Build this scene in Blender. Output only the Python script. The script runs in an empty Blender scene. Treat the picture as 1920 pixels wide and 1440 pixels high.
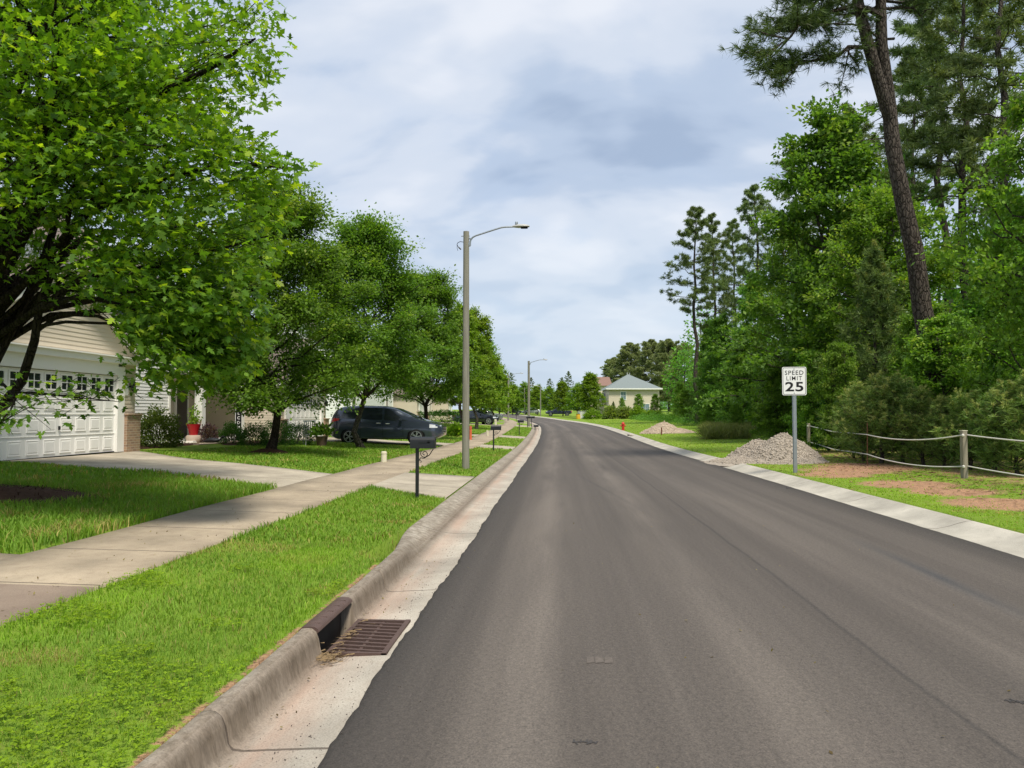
import bpy, bmesh, math, random
import numpy as np
from mathutils import Vector, Matrix
R = math.radians
scene = bpy.context.scene
COL = scene.collection

# ------------------------------------------------------------------ camera, sky, sun, exposure
YAW, PITCH, CAMH, FPX = 0.0618, math.atan(55/1442), 1.6, 1442.0
cam = bpy.data.cameras.new('camera'); camo = bpy.data.objects.new('camera', cam); COL.objects.link(camo)
cam.sensor_width = 36; cam.lens = 36*FPX/1920; cam.clip_start = 0.05; cam.clip_end = 3000
camo.location = (0, 0, CAMH); camo.rotation_euler = (math.pi/2+PITCH, 0, YAW)
scene.camera = camo
SUN_EL, SUN_AZ = R(60), R(148)      # azimuth clockwise from +Y
vs = scene.view_settings
vs.view_transform = 'Standard'; vs.look = 'None'; vs.gamma = 1; vs.exposure = 1.3
scene.cycles.max_bounces = 8; scene.cycles.diffuse_bounces = 6; scene.cycles.glossy_bounces = 2
scene.cycles.transmission_bounces = 4; scene.cycles.sample_clamp_indirect = 6
scene.cycles.use_denoising = True
try:
    scene.cycles.use_adaptive_sampling = True; scene.cycles.adaptive_threshold = 0.012
    scene.cycles.blur_glossy = 0.5; scene.cycles.caustics_reflective = False; scene.cycles.caustics_refractive = False
except Exception: pass

world = bpy.data.worlds.new("World"); scene.world = world; world.use_nodes = True
def node(nt, typ, props=None, **ins):
    n = nt.nodes.new(typ)
    for k, v in (props or {}).items(): setattr(n, k, v)
    for k, v in ins.items():
        key = k.replace('__', ' ')
        s = n.inputs[int(key[1:])] if key[0] == 'i' and key[1:].isdigit() else n.inputs[key]
        if isinstance(v, bpy.types.NodeSocket): nt.links.new(v, s)
        else: s.default_value = v
    return n
def mth(nt, op, a, b=0.0, c=0.0, clamp=False):
    n = nt.nodes.new('ShaderNodeMath'); n.operation = op; n.use_clamp = clamp
    for i, v in enumerate((a, b, c)):
        if isinstance(v, bpy.types.NodeSocket): nt.links.new(v, n.inputs[i])
        else: n.inputs[i].default_value = v
    return n.outputs[0]
def c4(c): return (c[0], c[1], c[2], 1.0)
def mixc(nt, f, a, b, mode='MIX'):
    n = nt.nodes.new('ShaderNodeMix'); n.data_type = 'RGBA'; n.blend_type = mode
    for s, v in ((n.inputs[0], f), (n.inputs[6], a), (n.inputs[7], b)):
        if isinstance(v, bpy.types.NodeSocket): nt.links.new(v, s)
        elif isinstance(v, (tuple, list)): s.default_value = c4(v)
        else: s.default_value = v
    return n.outputs[2]
def ramp(nt, f, stops, interp='LINEAR'):
    n = nt.nodes.new('ShaderNodeValToRGB'); n.color_ramp.interpolation = interp
    els = n.color_ramp.elements
    while len(els) < len(stops): els.new(0.5)
    for e, (p, c) in zip(els, stops):
        e.position = p; e.color = c4(c) if isinstance(c, (tuple, list)) else (c, c, c, 1)
    nt.links.new(f, n.inputs[0]); return n.outputs[0]
def noise(nt, vec, scale, detail=4, rough=.55, dist=0.0):
    n = node(nt, 'ShaderNodeTexNoise', Scale=scale, Detail=detail, Roughness=rough, Distortion=dist)
    if vec is not None: nt.links.new(vec, n.inputs['Vector'])
    return n.outputs[0]
def mapping(nt, vec, scale=(1, 1, 1), loc=(0, 0, 0), rot=(0, 0, 0)):
    n = nt.nodes.new('ShaderNodeMapping'); nt.links.new(vec, n.inputs[0])
    n.inputs['Scale'].default_value = scale; n.inputs['Location'].default_value = loc; n.inputs['Rotation'].default_value = rot
    return n.outputs[0]

def build_world():
    nt = world.node_tree; nt.nodes.clear()
    out = nt.nodes.new('ShaderNodeOutputWorld'); bg = nt.nodes.new('ShaderNodeBackground')
    sky = nt.nodes.new('ShaderNodeTexSky'); sky.sky_type = 'NISHITA'; sky.sun_disc = False
    sky.sun_elevation = SUN_EL; sky.sun_rotation = SUN_AZ; sky.air_density = 1.0; sky.dust_density = 1.5
    tc = nt.nodes.new('ShaderNodeTexCoord'); sep = nt.nodes.new('ShaderNodeSeparateXYZ')
    nt.links.new(tc.outputs['Generated'], sep.inputs[0])
    z = mth(nt, 'MAXIMUM', sep.outputs[2], 0.0); zz = mth(nt, 'ADD', z, 0.42)
    comb = nt.nodes.new('ShaderNodeCombineXYZ')
    nt.links.new(mth(nt, 'DIVIDE', sep.outputs[0], zz), comb.inputs[0]); nt.links.new(mth(nt, 'DIVIDE', sep.outputs[1], zz), comb.inputs[1])
    v = comb.outputs[0]
    big = noise(nt, mapping(nt, v, (1.5, 2.1, 1), (3.1, 1.7, 0), (0, 0, .35)), 1.3, 4, .5, .3)
    fine = noise(nt, mapping(nt, v, (1, 1.6, 1), (7.3, 2.2, 0), (0, 0, .3)), 4.2, 5, .55, .4)
    m = mth(nt, 'ADD', mth(nt, 'MULTIPLY', big, .82), mth(nt, 'MULTIPLY', fine, .18))
    cl = ramp(nt, m, [(.38, (1.6, 2.0, 2.68)), (.46, (2.1, 2.5, 3.15)), (.54, (2.8, 3.08, 3.55)), (.64, (3.45, 3.6, 3.9))], 'EASE')
    cover = ramp(nt, fine, [(.25, .86), (.5, .95)])
    col = mixc(nt, cover, sky.outputs[0], cl)
    hz = ramp(nt, z, [(0.0, .8), (.10, .45), (.30, 0.0)], 'EASE')
    col = mixc(nt, hz, col, (2.75, 3.2, 3.65))
    nt.links.new(col, bg.inputs[0]); bg.inputs[1].default_value = 0.10
    nt.links.new(bg.outputs[0], out.inputs[0])
build_world()
sl = bpy.data.lights.new('sun', 'SUN'); sl.energy = 2.0; sl.angle = R(11); sl.color = (1, .93, .80)
slo = bpy.data.objects.new('sun', sl); COL.objects.link(slo)
sdir = Vector((math.cos(SUN_EL)*math.sin(SUN_AZ), math.cos(SUN_EL)*math.cos(SUN_AZ), math.sin(SUN_EL)))
slo.rotation_euler = (-sdir).to_track_quat('-Z', 'Y').to_euler(); slo.location = (0, 0, 60)

# ------------------------------------------------------------------ road frame (s along, t across) and terrain
CY, SY = math.cos(YAW), math.sin(YAW)
def at(px, d):                       # point on the ground plan along a direction, at depth d
    xc = (px-960)/FPX*d
    return (xc*CY-d*SY, xc*SY+d*CY)
def zof(py, d): return CAMH+(775-py)/FPX*d
_S = np.arange(-40, 420, .5)
_k = np.interp(_S, [-40, 0, 30, 60, 90, 130, 180, 230, 420], [0, .00036, -.00003, .0007, .00171, .00204, .00202, .0020, .0020])
_psi = np.cumsum(_k)*.5; _psi -= np.interp(0, _S, _psi)
_cx = np.cumsum(-np.sin(_psi))*.5; _cy = np.cumsum(np.cos(_psi))*.5
_cx -= np.interp(0, _S, _cx); _cy -= np.interp(0, _S, _cy)
_zr = np.interp(_S, [-40, 0, 18, 40, 80, 130, 180, 260, 420], [0, 0, -.04, -.19, .15, .37, 1.06, 2.0, 2.8])
_zr = np.convolve(np.pad(_zr, 15, 'edge'), np.ones(31)/31, 'valid')
def PS(s, t):
    s = np.asarray(s, float); t = np.asarray(t, float)
    p = np.interp(s, _S, _psi)
    return np.interp(s, _S, _cx)+t*np.cos(p), np.interp(s, _S, _cy)+t*np.sin(p)
def ST(x, y):
    x = np.asarray(x, float); y = np.asarray(y, float); s = y.copy() if y.ndim else np.array(float(y))
    for _ in range(6):
        p = np.interp(s, _S, _psi)
        dx = x-np.interp(s, _S, _cx); dy = y-np.interp(s, _S, _cy)
        s = s+(-np.sin(p)*dx+np.cos(p)*dy)
    return s, np.cos(p)*dx+np.sin(p)*dy
def zroad(s): return np.interp(s, _S, _zr)
TL = [-400, -60, -25, -13, -12, -5.2, -3.7, -2.03, -1.99, 5.85, 5.9, 9, 14, 40, 400]
ZL = [3.0, 1.3, .75, .56, .53, .23, .19, .078, -.45, -.45, .085, .16, .30, .8, 3.0]
TN = [-400, -60, -25, -13, -12, -5.2, -3.7, -1.775, -1.735, 5.85, 5.9, 9, 14, 40, 400]
ZN = [3.0, 1.3, .75, .56, .53, .23, .20, .135, -.45, -.45, .085, .16, .30, .8, 3.0]
def zg(s, t):
    s = np.asarray(s, float); t = np.asarray(t, float)
    w = np.clip((s-7.6)/3.5, 0, 1)
    prof = np.interp(t, TN, ZN)*(1-w)+np.interp(t, TL, ZL)*w
    b = .03*np.sin(s*.37+t*.9)*np.sin(t*.7-s*.21)*np.clip((np.abs(t-2)-6.5)/4, 0, 1)
    return zroad(s)+prof+b
def gz(x, y):
    s, t = ST(x, y); return float(zg(s, t))
def at3(px, d):
    x, y = at(px, d); return (x, y, gz(x, y))

# ------------------------------------------------------------------ object helpers
def props(o, label=None, cat=None, group=None, kind=None):
    if label: o['label'] = label
    if cat: o['category'] = cat
    if group: o['group'] = group
    if kind: o['kind'] = kind
    return o
def thing(name, label, cat, loc=(0, 0, 0), rotz=0, group=None, scale=1):
    o = bpy.data.objects.new(name, None); COL.objects.link(o)
    o.empty_display_size = .2
    o.location = loc; o.rotation_euler = (0, 0, rotz)
    o.scale = (scale,)*3 if not isinstance(scale, (tuple, list)) else scale
    return props(o, label, cat, group)
def dup(root, loc, rotz=0, label=None, group=None, scale=1, tilt=(0, 0)):
    r = root.copy(); COL.objects.link(r); r.location = loc; r.rotation_euler = (tilt[0], tilt[1], rotz)
    r.scale = (scale,)*3 if not isinstance(scale, (tuple, list)) else scale
    if label: r['label'] = label
    if group: r['group'] = group
    elif 'group' in r: del r['group']
    def rec(a, b):
        for ch in list(a.children):
            c = ch.copy(); COL.objects.link(c); c.parent = b; rec(ch, c)
    rec(root, r)
    return r
def link_mesh(name, me, mat, parent=None):
    o = bpy.data.objects.new(name, me); COL.objects.link(o)
    if mat: me.materials.append(mat)
    if parent: o.parent = parent
    return o
def mesh_np(name, V, F, mat, parent=None, col=None, uv=None, smooth=False, clay=None):
    """V (n,3); F list of (m,k) index arrays"""
    me = bpy.data.meshes.new(name)
    V = np.asarray(V, np.float32); F = [np.asarray(f, np.int32) for f in F if len(f)]
    me.vertices.add(len(V)); me.vertices.foreach_set('co', V.ravel())
    loops = np.concatenate([f.ravel() for f in F]); cnt = np.concatenate([np.full(len(f), f.shape[1], np.int32) for f in F])
    st = np.concatenate([[0], np.cumsum(cnt)[:-1]]).astype(np.int32)
    me.loops.add(len(loops)); me.loops.foreach_set('vertex_index', loops)
    me.polygons.add(len(cnt)); me.polygons.foreach_set('loop_start', st)
    try: me.polygons.foreach_set('loop_total', cnt)
    except Exception: pass
    if smooth: me.polygons.foreach_set('use_smooth', np.ones(len(cnt), bool))
    if uv is not None:
        l = me.uv_layers.new(name='st'); l.data.foreach_set('uv', np.asarray(uv, np.float32)[loops].ravel())
    if col is not None:
        a = me.attributes.new('col', 'FLOAT_COLOR', 'POINT')
        a.data.foreach_set('color', np.concatenate([col, np.ones((len(col), 1))], 1).astype(np.float32).ravel())
    if clay is not None:
        a = me.attributes.new('clay', 'FLOAT', 'POINT'); a.data.foreach_set('value', np.asarray(clay, np.float32))
    me.update(calc_edges=True); me.validate()
    return link_mesh(name, me, mat, parent)
class MB:
    def __init__(s): s.v = []; s.f = []
    def add(s, vs_, fs): 
        b = len(s.v); s.v += [tuple(p) for p in vs_]; s.f += [tuple(b+i for i in f) for f in fs]; return s
    def box(s, c, d, rz=0, M=None, bev=0):
        x, y, z = d[0]/2, d[1]/2, d[2]/2
        if bev:
            bm = bmesh.new(); bmesh.ops.create_cube(bm, size=1)
            for v in bm.verts: v.co = Vector((v.co.x*d[0], v.co.y*d[1], v.co.z*d[2]))
            bmesh.ops.bevel(bm, geom=bm.edges[:], offset=bev, segments=2, affect='EDGES')
            bm.verts.index_update(); vs_ = [v.co.copy() for v in bm.verts]; fs = [[v.index for v in f.verts] for f in bm.faces]; bm.free()
        else:
            vs_ = [Vector((i*x, j*y, k*z)) for k in (-1, 1) for j in (-1, 1) for i in (-1, 1)]
            fs = [(0, 2, 3, 1), (4, 5, 7, 6), (0, 1, 5, 4), (2, 6, 7, 3), (0, 4, 6, 2), (1, 3, 7, 5)]
        T = Matrix.Translation(c) @ (Matrix.Rotation(rz, 4, 'Z') if M is None else M)
        return s.add([T @ v for v in vs_], fs)
    def tube(s, pts, rad, n=8, cap=True):
        pts = [Vector(p) for p in pts]; m = len(pts)
        rad = [rad]*m if not isinstance(rad, (list, tuple, np.ndarray)) else list(rad)
        T = [(pts[min(i+1, m-1)]-pts[max(i-1, 0)]).normalized() for i in range(m)]
        a = T[0].orthogonal().normalized(); vs_ = []
        for i in range(m):
            a = (a-T[i]*a.dot(T[i])); a = a.normalized() if a.length > 1e-6 else T[i].orthogonal().normalized()
            b = T[i].cross(a)
            for k in range(n):
                q = 2*math.pi*k/n; vs_.append(pts[i]+(a*math.cos(q)+b*math.sin(q))*rad[i])
        fs = [(i*n+k, i*n+(k+1) % n, (i+1)*n+(k+1) % n, (i+1)*n+k) for i in range(m-1) for k in range(n)]
        if cap: fs += [tuple(range(n))[::-1], tuple((m-1)*n+k for k in range(n))]
        return s.add(vs_, fs)
    def lathe(s, prof, n=16, M=None, cap=True):
        M = M or Matrix.Identity(4); vs_ = []
        for r, z in prof:
            for k in range(n):
                q = 2*math.pi*k/n; vs_.append(M @ Vector((r*math.cos(q), r*math.sin(q), z)))
        m = len(prof)
        fs = [(i*n+k, i*n+(k+1) % n, (i+1)*n+(k+1) % n, (i+1)*n+k) for i in range(m-1) for k in range(n)]
        if cap: fs += [tuple(range(n))[::-1], tuple((m-1)*n+k for k in range(n))]
        return s.add(vs_, fs)
    def prism(s, poly, a, b, ax):       # polygon extruded along axis ax from a to b ; poly in the two other axes (cyclic order xyz)
        def P(u, v, w):
            return {'x': (w, u, v), 'y': (u, w, v), 'z': (u, v, w)}[ax]
        n = len(poly); vs_ = [P(u, v, a) for u, v in poly]+[P(u, v, b) for u, v in poly]
        fs = [tuple(range(n))[::-1], tuple(range(n, 2*n))]+[(i, (i+1) % n, n+(i+1) % n, n+i) for i in range(n)]
        return s.add(vs_, fs)
    def build(s, name, mat, parent=None, smooth=False):
        me = bpy.data.meshes.new(name); me.from_pydata(s.v, [], s.f)
        bm = bmesh.new(); bm.from_mesh(me); bmesh.ops.recalc_face_normals(bm, faces=bm.faces); bm.to_mesh(me); bm.free()
        if smooth:
            me.polygons.foreach_set('use_smooth', np.ones(len(me.polygons), bool))
            try: me.set_sharp_from_angle(angle=R(40))
            except Exception: pass
        me.update()
        return link_mesh(name, me, mat, parent)

# ------------------------------------------------------------------ materials
def newmat(name):
    m = bpy.data.materials.new(name); m.use_nodes = True; nt = m.node_tree; nt.nodes.clear()
    out = nt.nodes.new('ShaderNodeOutputMaterial'); b = nt.nodes.new('ShaderNodeBsdfPrincipled')
    nt.links.new(b.outputs[0], out.inputs[0]); return m, nt, b, out
def setcol(nt, b, c):
    if isinstance(c, bpy.types.NodeSocket): nt.links.new(c, b.inputs['Base Color'])
    else: b.inputs['Base Color'].default_value = c4(c)
def bump(nt, b, h, strength=.3, dist=.01):
    n = node(nt, 'ShaderNodeBump', Strength=strength, Distance=dist, Height=h); nt.links.new(n.outputs[0], b.inputs['Normal'])
def plain(name, c, rough=.6, metal=0, spec=.5, var=.12, scale=6, coat=0, bumpy=0):
    m, nt, b, out = newmat(name)
    tc = nt.nodes.new('ShaderNodeTexCoord'); n = noise(nt, tc.outputs['Object'], scale, 5, .6)
    setcol(nt, b, mixc(nt, n, tuple(x*(1-var) for x in c), tuple(min(1, x*(1+var)) for x in c)))
    b.inputs['Roughness'].default_value = rough; b.inputs['Metallic'].default_value = metal
    b.inputs['Specular IOR Level'].default_value = spec; b.inputs['Coat Weight'].default_value = coat
    b.inputs['Coat Roughness'].default_value = .05
    if bumpy: bump(nt, b, noise(nt, tc.outputs['Object'], scale*8, 4, .6), bumpy, .01)
    return m
def uvst(nt):
    u = nt.nodes.new('ShaderNodeUVMap'); u.uv_map = 'st'
    sp = nt.nodes.new('ShaderNodeSeparateXYZ'); nt.links.new(u.outputs[0], sp.inputs[0])
    return u.outputs[0], sp.outputs[0], sp.outputs[1]
def band(nt, x, c, w):      # 1 at c falling to 0 at +-w
    return mth(nt, 'SUBTRACT', 1.0, mth(nt, 'DIVIDE', mth(nt, 'ABSOLUTE', mth(nt, 'SUBTRACT', x, c)), w), clamp=True)
def joint(nt, x, period, off, w):
    f = mth(nt, 'MODULO', mth(nt, 'ADD', x, 1000*period-off), period)
    d = mth(nt, 'MINIMUM', f, mth(nt, 'SUBTRACT', period, f))
    return mth(nt, 'LESS_THAN', d, w)

def mat_asphalt():
    m, nt, b, out = newmat('asphalt'); uv, s, t = uvst(nt)
    streak = noise(nt, mapping(nt, uv, (.035, 2.2, 1)), 1.0, 5, .6)
    patch = noise(nt, uv, .5, 4, .55)
    grain = noise(nt, uv, 85, 3, .75); grain2 = noise(nt, uv, 30, 4, .7)
    c = ramp(nt, streak, [(.32, (.066, .056, .048)), (.47, (.083, .070, .060)), (.60, (.099, .084, .072)), (.74, (.128, .109, .093))])
    dust = mth(nt, 'MAXIMUM', band(nt, t, -.15, .55), band(nt, t, 1.25, .5))
    dust = mth(nt, 'MAXIMUM', dust, mth(nt, 'MULTIPLY', band(nt, t, 2.9, .5), .6))
    dust = mth(nt, 'MULTIPLY', dust, ramp(nt, noise(nt, mapping(nt, uv, (.12, 1.0, 1)), 1.0, 5, .62), [(.35, 0.0), (.62, 1.0)]))
    c = mixc(nt, mth(nt, 'MULTIPLY', dust, .6), c, (.205, .175, .148))
    c = mixc(nt, mth(nt, 'MULTIPLY', patch, .4), c, (.066, .058, .053))
    seamw = mth(nt, 'ADD', t, mth(nt, 'MULTIPLY', noise(nt, mapping(nt, uv, (.3, .0, 1)), 1, 2), .12))
    seam = band(nt, seamw, 2.11, .03)
    c = mixc(nt, mth(nt, 'MULTIPLY', seam, .55), c, (.03, .028, .027))
    skid = mth(nt, 'MULTIPLY', band(nt, mth(nt, 'ADD', t, mth(nt, 'MULTIPLY', s, -.02)), 3.48, .16), band(nt, s, 7.6, 2.6))
    skid = mth(nt, 'MULTIPLY', skid, ramp(nt, noise(nt, mapping(nt, uv, (.6, 5, 1)), 1, 4), [(.3, .4), (.6, 1.0)]))
    c = mixc(nt, mth(nt, 'MULTIPLY', skid, .8), c, (.042, .045, .050))
    arc = band(nt, mth(nt, 'ADD', t, mth(nt, 'MULTIPLY', s, .11)), 2.75, .07)
    arc = mth(nt, 'MULTIPLY', arc, band(nt, s, 17, 6)); c = mixc(nt, mth(nt, 'MULTIPLY', arc, .4), c, (.035, .033, .032))
    edge = mth(nt, 'MAXIMUM', band(nt, t, -1.1, .55), band(nt, t, 5.1, .6))
    c = mixc(nt, mth(nt, 'MULTIPLY', edge, .8), c, (.036, .032, .029))
    cross = joint(nt, mth(nt, 'ADD', s, mth(nt, 'MULTIPLY', noise(nt, uv, 1.5, 2), .5)), 34, 36.5, .10)
    c = mixc(nt, mth(nt, 'MULTIPLY', cross, .35), c, (.16, .15, .14))
    g = mth(nt, 'ADD', mth(nt, 'MULTIPLY', grain, .6), mth(nt, 'MULTIPLY', grain2, .4))
    c = mixc(nt, 1.0, c, ramp(nt, g, [(.30, (.42, .42, .43)), (.5, (1, 1, 1)), (.70, (1.65, 1.62, 1.58))]), 'MULTIPLY')
    setcol(nt, b, c); b.inputs['Roughness'].default_value = .82; b.inputs['Specular IOR Level'].default_value = .35
    bump(nt, b, g, .55, .012); return m
def mat_concrete(name, base, jp=1.55, jo=0.0, jw=.010, stain=(.17, .13, .10), clay=False, tj=None, dark=.0):
    m, nt, b, out = newmat(name); uv, s, t = uvst(nt)
    n1 = noise(nt, uv, .9, 5, .6); n2 = noise(nt, uv, 9, 5, .65); n3 = noise(nt, uv, 90, 3, .7)
    lo = tuple(x*.62 for x in base); hi = tuple(x*1.2 for x in base)
    c = mixc(nt, ramp(nt, n1, [(.3, 0.0), (.7, 1.0)]), lo, hi)
    c = mixc(nt, mth(nt, 'MULTIPLY', ramp(nt, n2, [(.5, 0.0), (.75, 1.0)]), .45), c, stain)
    if clay:
        k = ramp(nt, noise(nt, mapping(nt, uv, (.55, 4, 1)), 1.0, 5, .6), [(.3, 0.0), (.6, 1.0)])
        foot = band(nt, t, -1.50, .28)
        c = mixc(nt, mth(nt, 'MULTIPLY', mth(nt, 'MULTIPLY', k, foot), .6), c, (.37, .225, .16))
        mott = noise(nt, uv, 26, 5, .7)
        grime = mth(nt, 'MULTIPLY', band(nt, t, -1.635, .13), ramp(nt, n2, [(.25, .75), (.6, 1.0)]))
        c = mixc(nt, mth(nt, 'MULTIPLY', grime, .95), c, mixc(nt, ramp(nt, mott, [(.35, 0.0), (.65, 1.0)]), (.075, .056, .038), (.17, .135, .10)))
        top = mth(nt, 'MULTIPLY', mth(nt, 'LESS_THAN', t, -1.675), ramp(nt, n2, [(.35, .2), (.65, 1.0)]))
        c = mixc(nt, mth(nt, 'MULTIPLY', top, .9), c, mixc(nt, ramp(nt, mott, [(.35, 0.0), (.65, 1.0)]), (.10, .078, .056), (.215, .175, .13)))
        pits = mth(nt, 'MULTIPLY', ramp(nt, noise(nt, uv, 60, 3, .6), [(.58, 0.0), (.68, 1.0)]), .55)
        c = mixc(nt, pits, c, (.11, .09, .07))
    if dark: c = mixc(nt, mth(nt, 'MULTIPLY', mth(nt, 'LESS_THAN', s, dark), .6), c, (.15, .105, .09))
    j = joint(nt, mth(nt, 'ADD', s, mth(nt, 'MULTIPLY', noise(nt, uv, 12, 2), .012)), jp, jo, jw)
    if tj is not None: j = mth(nt, 'MAXIMUM', j, mth(nt, 'LESS_THAN', mth(nt, 'ABSOLUTE', mth(nt, 'SUBTRACT', t, tj)), jw))
    c = mixc(nt, mth(nt, 'MULTIPLY', j, .75), c, (.06, .045, .035))
    c = mixc(nt, 1.0, c, ramp(nt, n3, [(.25, (.72, .72, .72)), (.5, (1, 1, 1)), (.75, (1.22, 1.22, 1.22))]), 'MULTIPLY')
    setcol(nt, b, c); b.inputs['Roughness'].default_value = .88; b.inputs['Specular IOR Level'].default_value = .3
    bump(nt, b, mth(nt, 'SUBTRACT', mth(nt, 'ADD', mth(nt, 'MULTIPLY', n2, .4), mth(nt, 'MULTIPLY', n3, .4)), j), .5, .01); return m
def mat_ground():
    m, nt, b, out = newmat('turf_soil'); tc = nt.nodes.new('ShaderNodeTexCoord'); g = tc.outputs['Object']
    a = nt.nodes.new('ShaderNodeAttribute'); a.attribute_name = 'clay'
    n1 = noise(nt, g, .35, 5, .6); n2 = noise(nt, g, 5, 5, .7); n3 = noise(nt, g, 28, 4, .7)
    gr = mixc(nt, ramp(nt, n1, [(.3, 0.0), (.7, 1.0)]), (.150, .250, .026), (.270, .370, .042))
    gr = mixc(nt, mth(nt, 'MULTIPLY', n3, .8), gr, (.115, .195, .020))
    gr = mixc(nt, ramp(nt, n2, [(.5, 0.0), (.72, .55)]), gr, (.14, .14, .04))
    cl = mixc(nt, ramp(nt, n2, [(.35, 0.0), (.65, 1.0)]), (.46, .255, .150), (.36, .225, .135))
    cl = mixc(nt, ramp(nt, n3, [(.5, 0.0), (.62, .8)]), cl, (.12, .075, .045))
    f = mth(nt, 'ADD', a.outputs['Fac'], mth(nt, 'ADD', mth(nt, 'MULTIPLY', mth(nt, 'SUBTRACT', n2, .5), 1.7), mth(nt, 'MULTIPLY', mth(nt, 'SUBTRACT', n3, .5), .9)))
    setcol(nt, b, mixc(nt, ramp(nt, f, [(.42, 0.0), (.6, 1.0)]), gr, cl)); b.inputs['Roughness'].default_value = .95
    b.inputs['Specular IOR Level'].default_value = .15
    bump(nt, b, n3, .8, .04); return m
def mat_leaf(name, trans=.38, tcol=(1.5, 1.55, .45), rough=.5, spec=.15):
    m, nt, b, out = newmat(name)
    a = nt.nodes.new('ShaderNodeAttribute'); a.attribute_name = 'col'
    oi = nt.nodes.new('ShaderNodeObjectInfo')
    hs = node(nt, 'ShaderNodeHueSaturation', Hue=mth(nt, 'ADD', .49, mth(nt, 'MULTIPLY', oi.outputs['Random'], .02)),
              Saturation=1.0, Value=mth(nt, 'ADD', .88, mth(nt, 'MULTIPLY', oi.outputs['Random'], .26)), Color=a.outputs['Color'])
    setcol(nt, b, hs.outputs[0]); b.inputs['Roughness'].default_value = rough; b.inputs['Specular IOR Level'].default_value = spec
    tr = nt.nodes.new('ShaderNodeBsdfTranslucent'); nt.links.new(mixc(nt, 1.0, hs.outputs[0], tcol, 'MULTIPLY'), tr.inputs[0])
    mx = nt.nodes.new('ShaderNodeMixShader'); mx.inputs[0].default_value = trans
    nt.links.new(b.outputs[0], mx.inputs[1]); nt.links.new(tr.outputs[0], mx.inputs[2]); nt.links.new(mx.outputs[0], out.inputs[0])
    return m
def mat_bark(name, c1, c2, scale=(9, 9, 2.2), amt=.9):
    m, nt, b, out = newmat(name); tc = nt.nodes.new('ShaderNodeTexCoord')
    nz = node(nt, 'ShaderNodeTexNoise', Scale=2.5, Detail=3.0); nt.links.new(tc.outputs['Object'], nz.inputs['Vector'])
    v = mapping(nt, mixc(nt, .22, tc.outputs['Object'], nz.outputs[1], 'ADD'), scale)
    vo = node(nt, 'ShaderNodeTexVoronoi', {'feature': 'DISTANCE_TO_EDGE'}, Scale=1.0); nt.links.new(v, vo.inputs['Vector'])
    n = noise(nt, v, 1.7, 5, .65)
    f = ramp(nt, vo.outputs[0], [(.0, 0.0), (.16, 1.0)])
    setcol(nt, b, mixc(nt, mth(nt, 'MULTIPLY', f, n), c1, c2)); b.inputs['Roughness'].default_value = .95; b.inputs['Specular IOR Level'].default_value = .1
    bump(nt, b, mth(nt, 'ADD', f, n), amt, .04); return m
def mat_wood_grey(name, c1, c2):
    m, nt, b, out = newmat(name); tc = nt.nodes.new('ShaderNodeTexCoord')
    n = noise(nt, mapping(nt, tc.outputs['Object'], (40, 40, 1.2)), 1, 5, .65); n2 = noise(nt, tc.outputs['Object'], 1.6, 4)
    c = mixc(nt, ramp(nt, n, [(.3, 0.0), (.7, 1.0)]), c1, c2); c = mixc(nt, mth(nt, 'MULTIPLY', n2, .5), c, (.13, .14, .10))
    setcol(nt, b, c); b.inputs['Roughness'].default_value = .9; b.inputs['Specular IOR Level'].default_value = .2; bump(nt, b, n, .5, .01); return m
def mat_brick():
    m, nt, b, out = newmat('brick'); tc = nt.nodes.new('ShaderNodeTexCoord')
    sp = nt.nodes.new('ShaderNodeSeparateXYZ'); nt.links.new(tc.outputs['Object'], sp.inputs[0])
    cb = nt.nodes.new('ShaderNodeCombineXYZ'); nt.links.new(mth(nt, 'ADD', sp.outputs[0], sp.outputs[1]), cb.inputs[0]); nt.links.new(sp.outputs[2], cb.inputs[1])
    br = node(nt, 'ShaderNodeTexBrick', Vector=cb.outputs[0], Color1=(.33, .20, .12, 1), Color2=(.20, .12, .08, 1), Mortar=(.42, .37, .30, 1), Scale=1.0)
    br.inputs['Brick Width'].default_value = .21; br.inputs['Row Height'].default_value = .072; br.inputs['Mortar Size'].default_value = .006
    n = noise(nt, cb.outputs[0], 14, 4); setcol(nt, b, mixc(nt, mth(nt, 'MULTIPLY', n, .4), br.outputs[0], (.36, .27, .18)))
    b.inputs['Roughness'].default_value = .9; bump(nt, b, br.outputs['Fac'], -.5, .01); return m
def mat_shingle(name, c):
    m, nt, b, out = newmat(name); tc = nt.nodes.new('ShaderNodeTexCoord')
    n = noise(nt, mapping(nt, tc.outputs['Object'], (1, 3, 8)), 3, 5, .7); n2 = noise(nt, tc.outputs['Object'], 40, 3)
    setcol(nt, b, mixc(nt, mth(nt, 'MULTIPLY', mth(nt, 'ADD', n, n2), .6), tuple(x*.65 for x in c), tuple(x*1.3 for x in c)))
    b.inputs['Roughness'].default_value = .95; bump(nt, b, n2, .4, .01); return m
def mat_glass(name, c=(.02, .025, .03)):
    m, nt, b, out = newmat(name); tc = nt.nodes.new('ShaderNodeTexCoord')
    setcol(nt, b, mixc(nt, noise(nt, tc.outputs['Object'], 1.2, 3), tuple(x*.6 for x in c), tuple(x*1.6 for x in c)))
    b.inputs['Roughness'].default_value = .06; b.inputs['Specular IOR Level'].default_value = .8; return m
M = {}
M['asphalt'] = mat_asphalt()
M['gutter'] = mat_concrete('gutter_concrete', (.42, .38, .32), 3.4, .35, .012, (.30, .25, .20), clay=True)
M['gutter_r'] = mat_concrete('right_gutter_concrete', (.43, .40, .34), 3.4, 1.2, .012, (.28, .26, .22))
M['walk'] = mat_concrete('walk_concrete', (.36, .295, .215), 1.55, 1.40, .014, (.20, .145, .10), dark=5.98)
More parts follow.
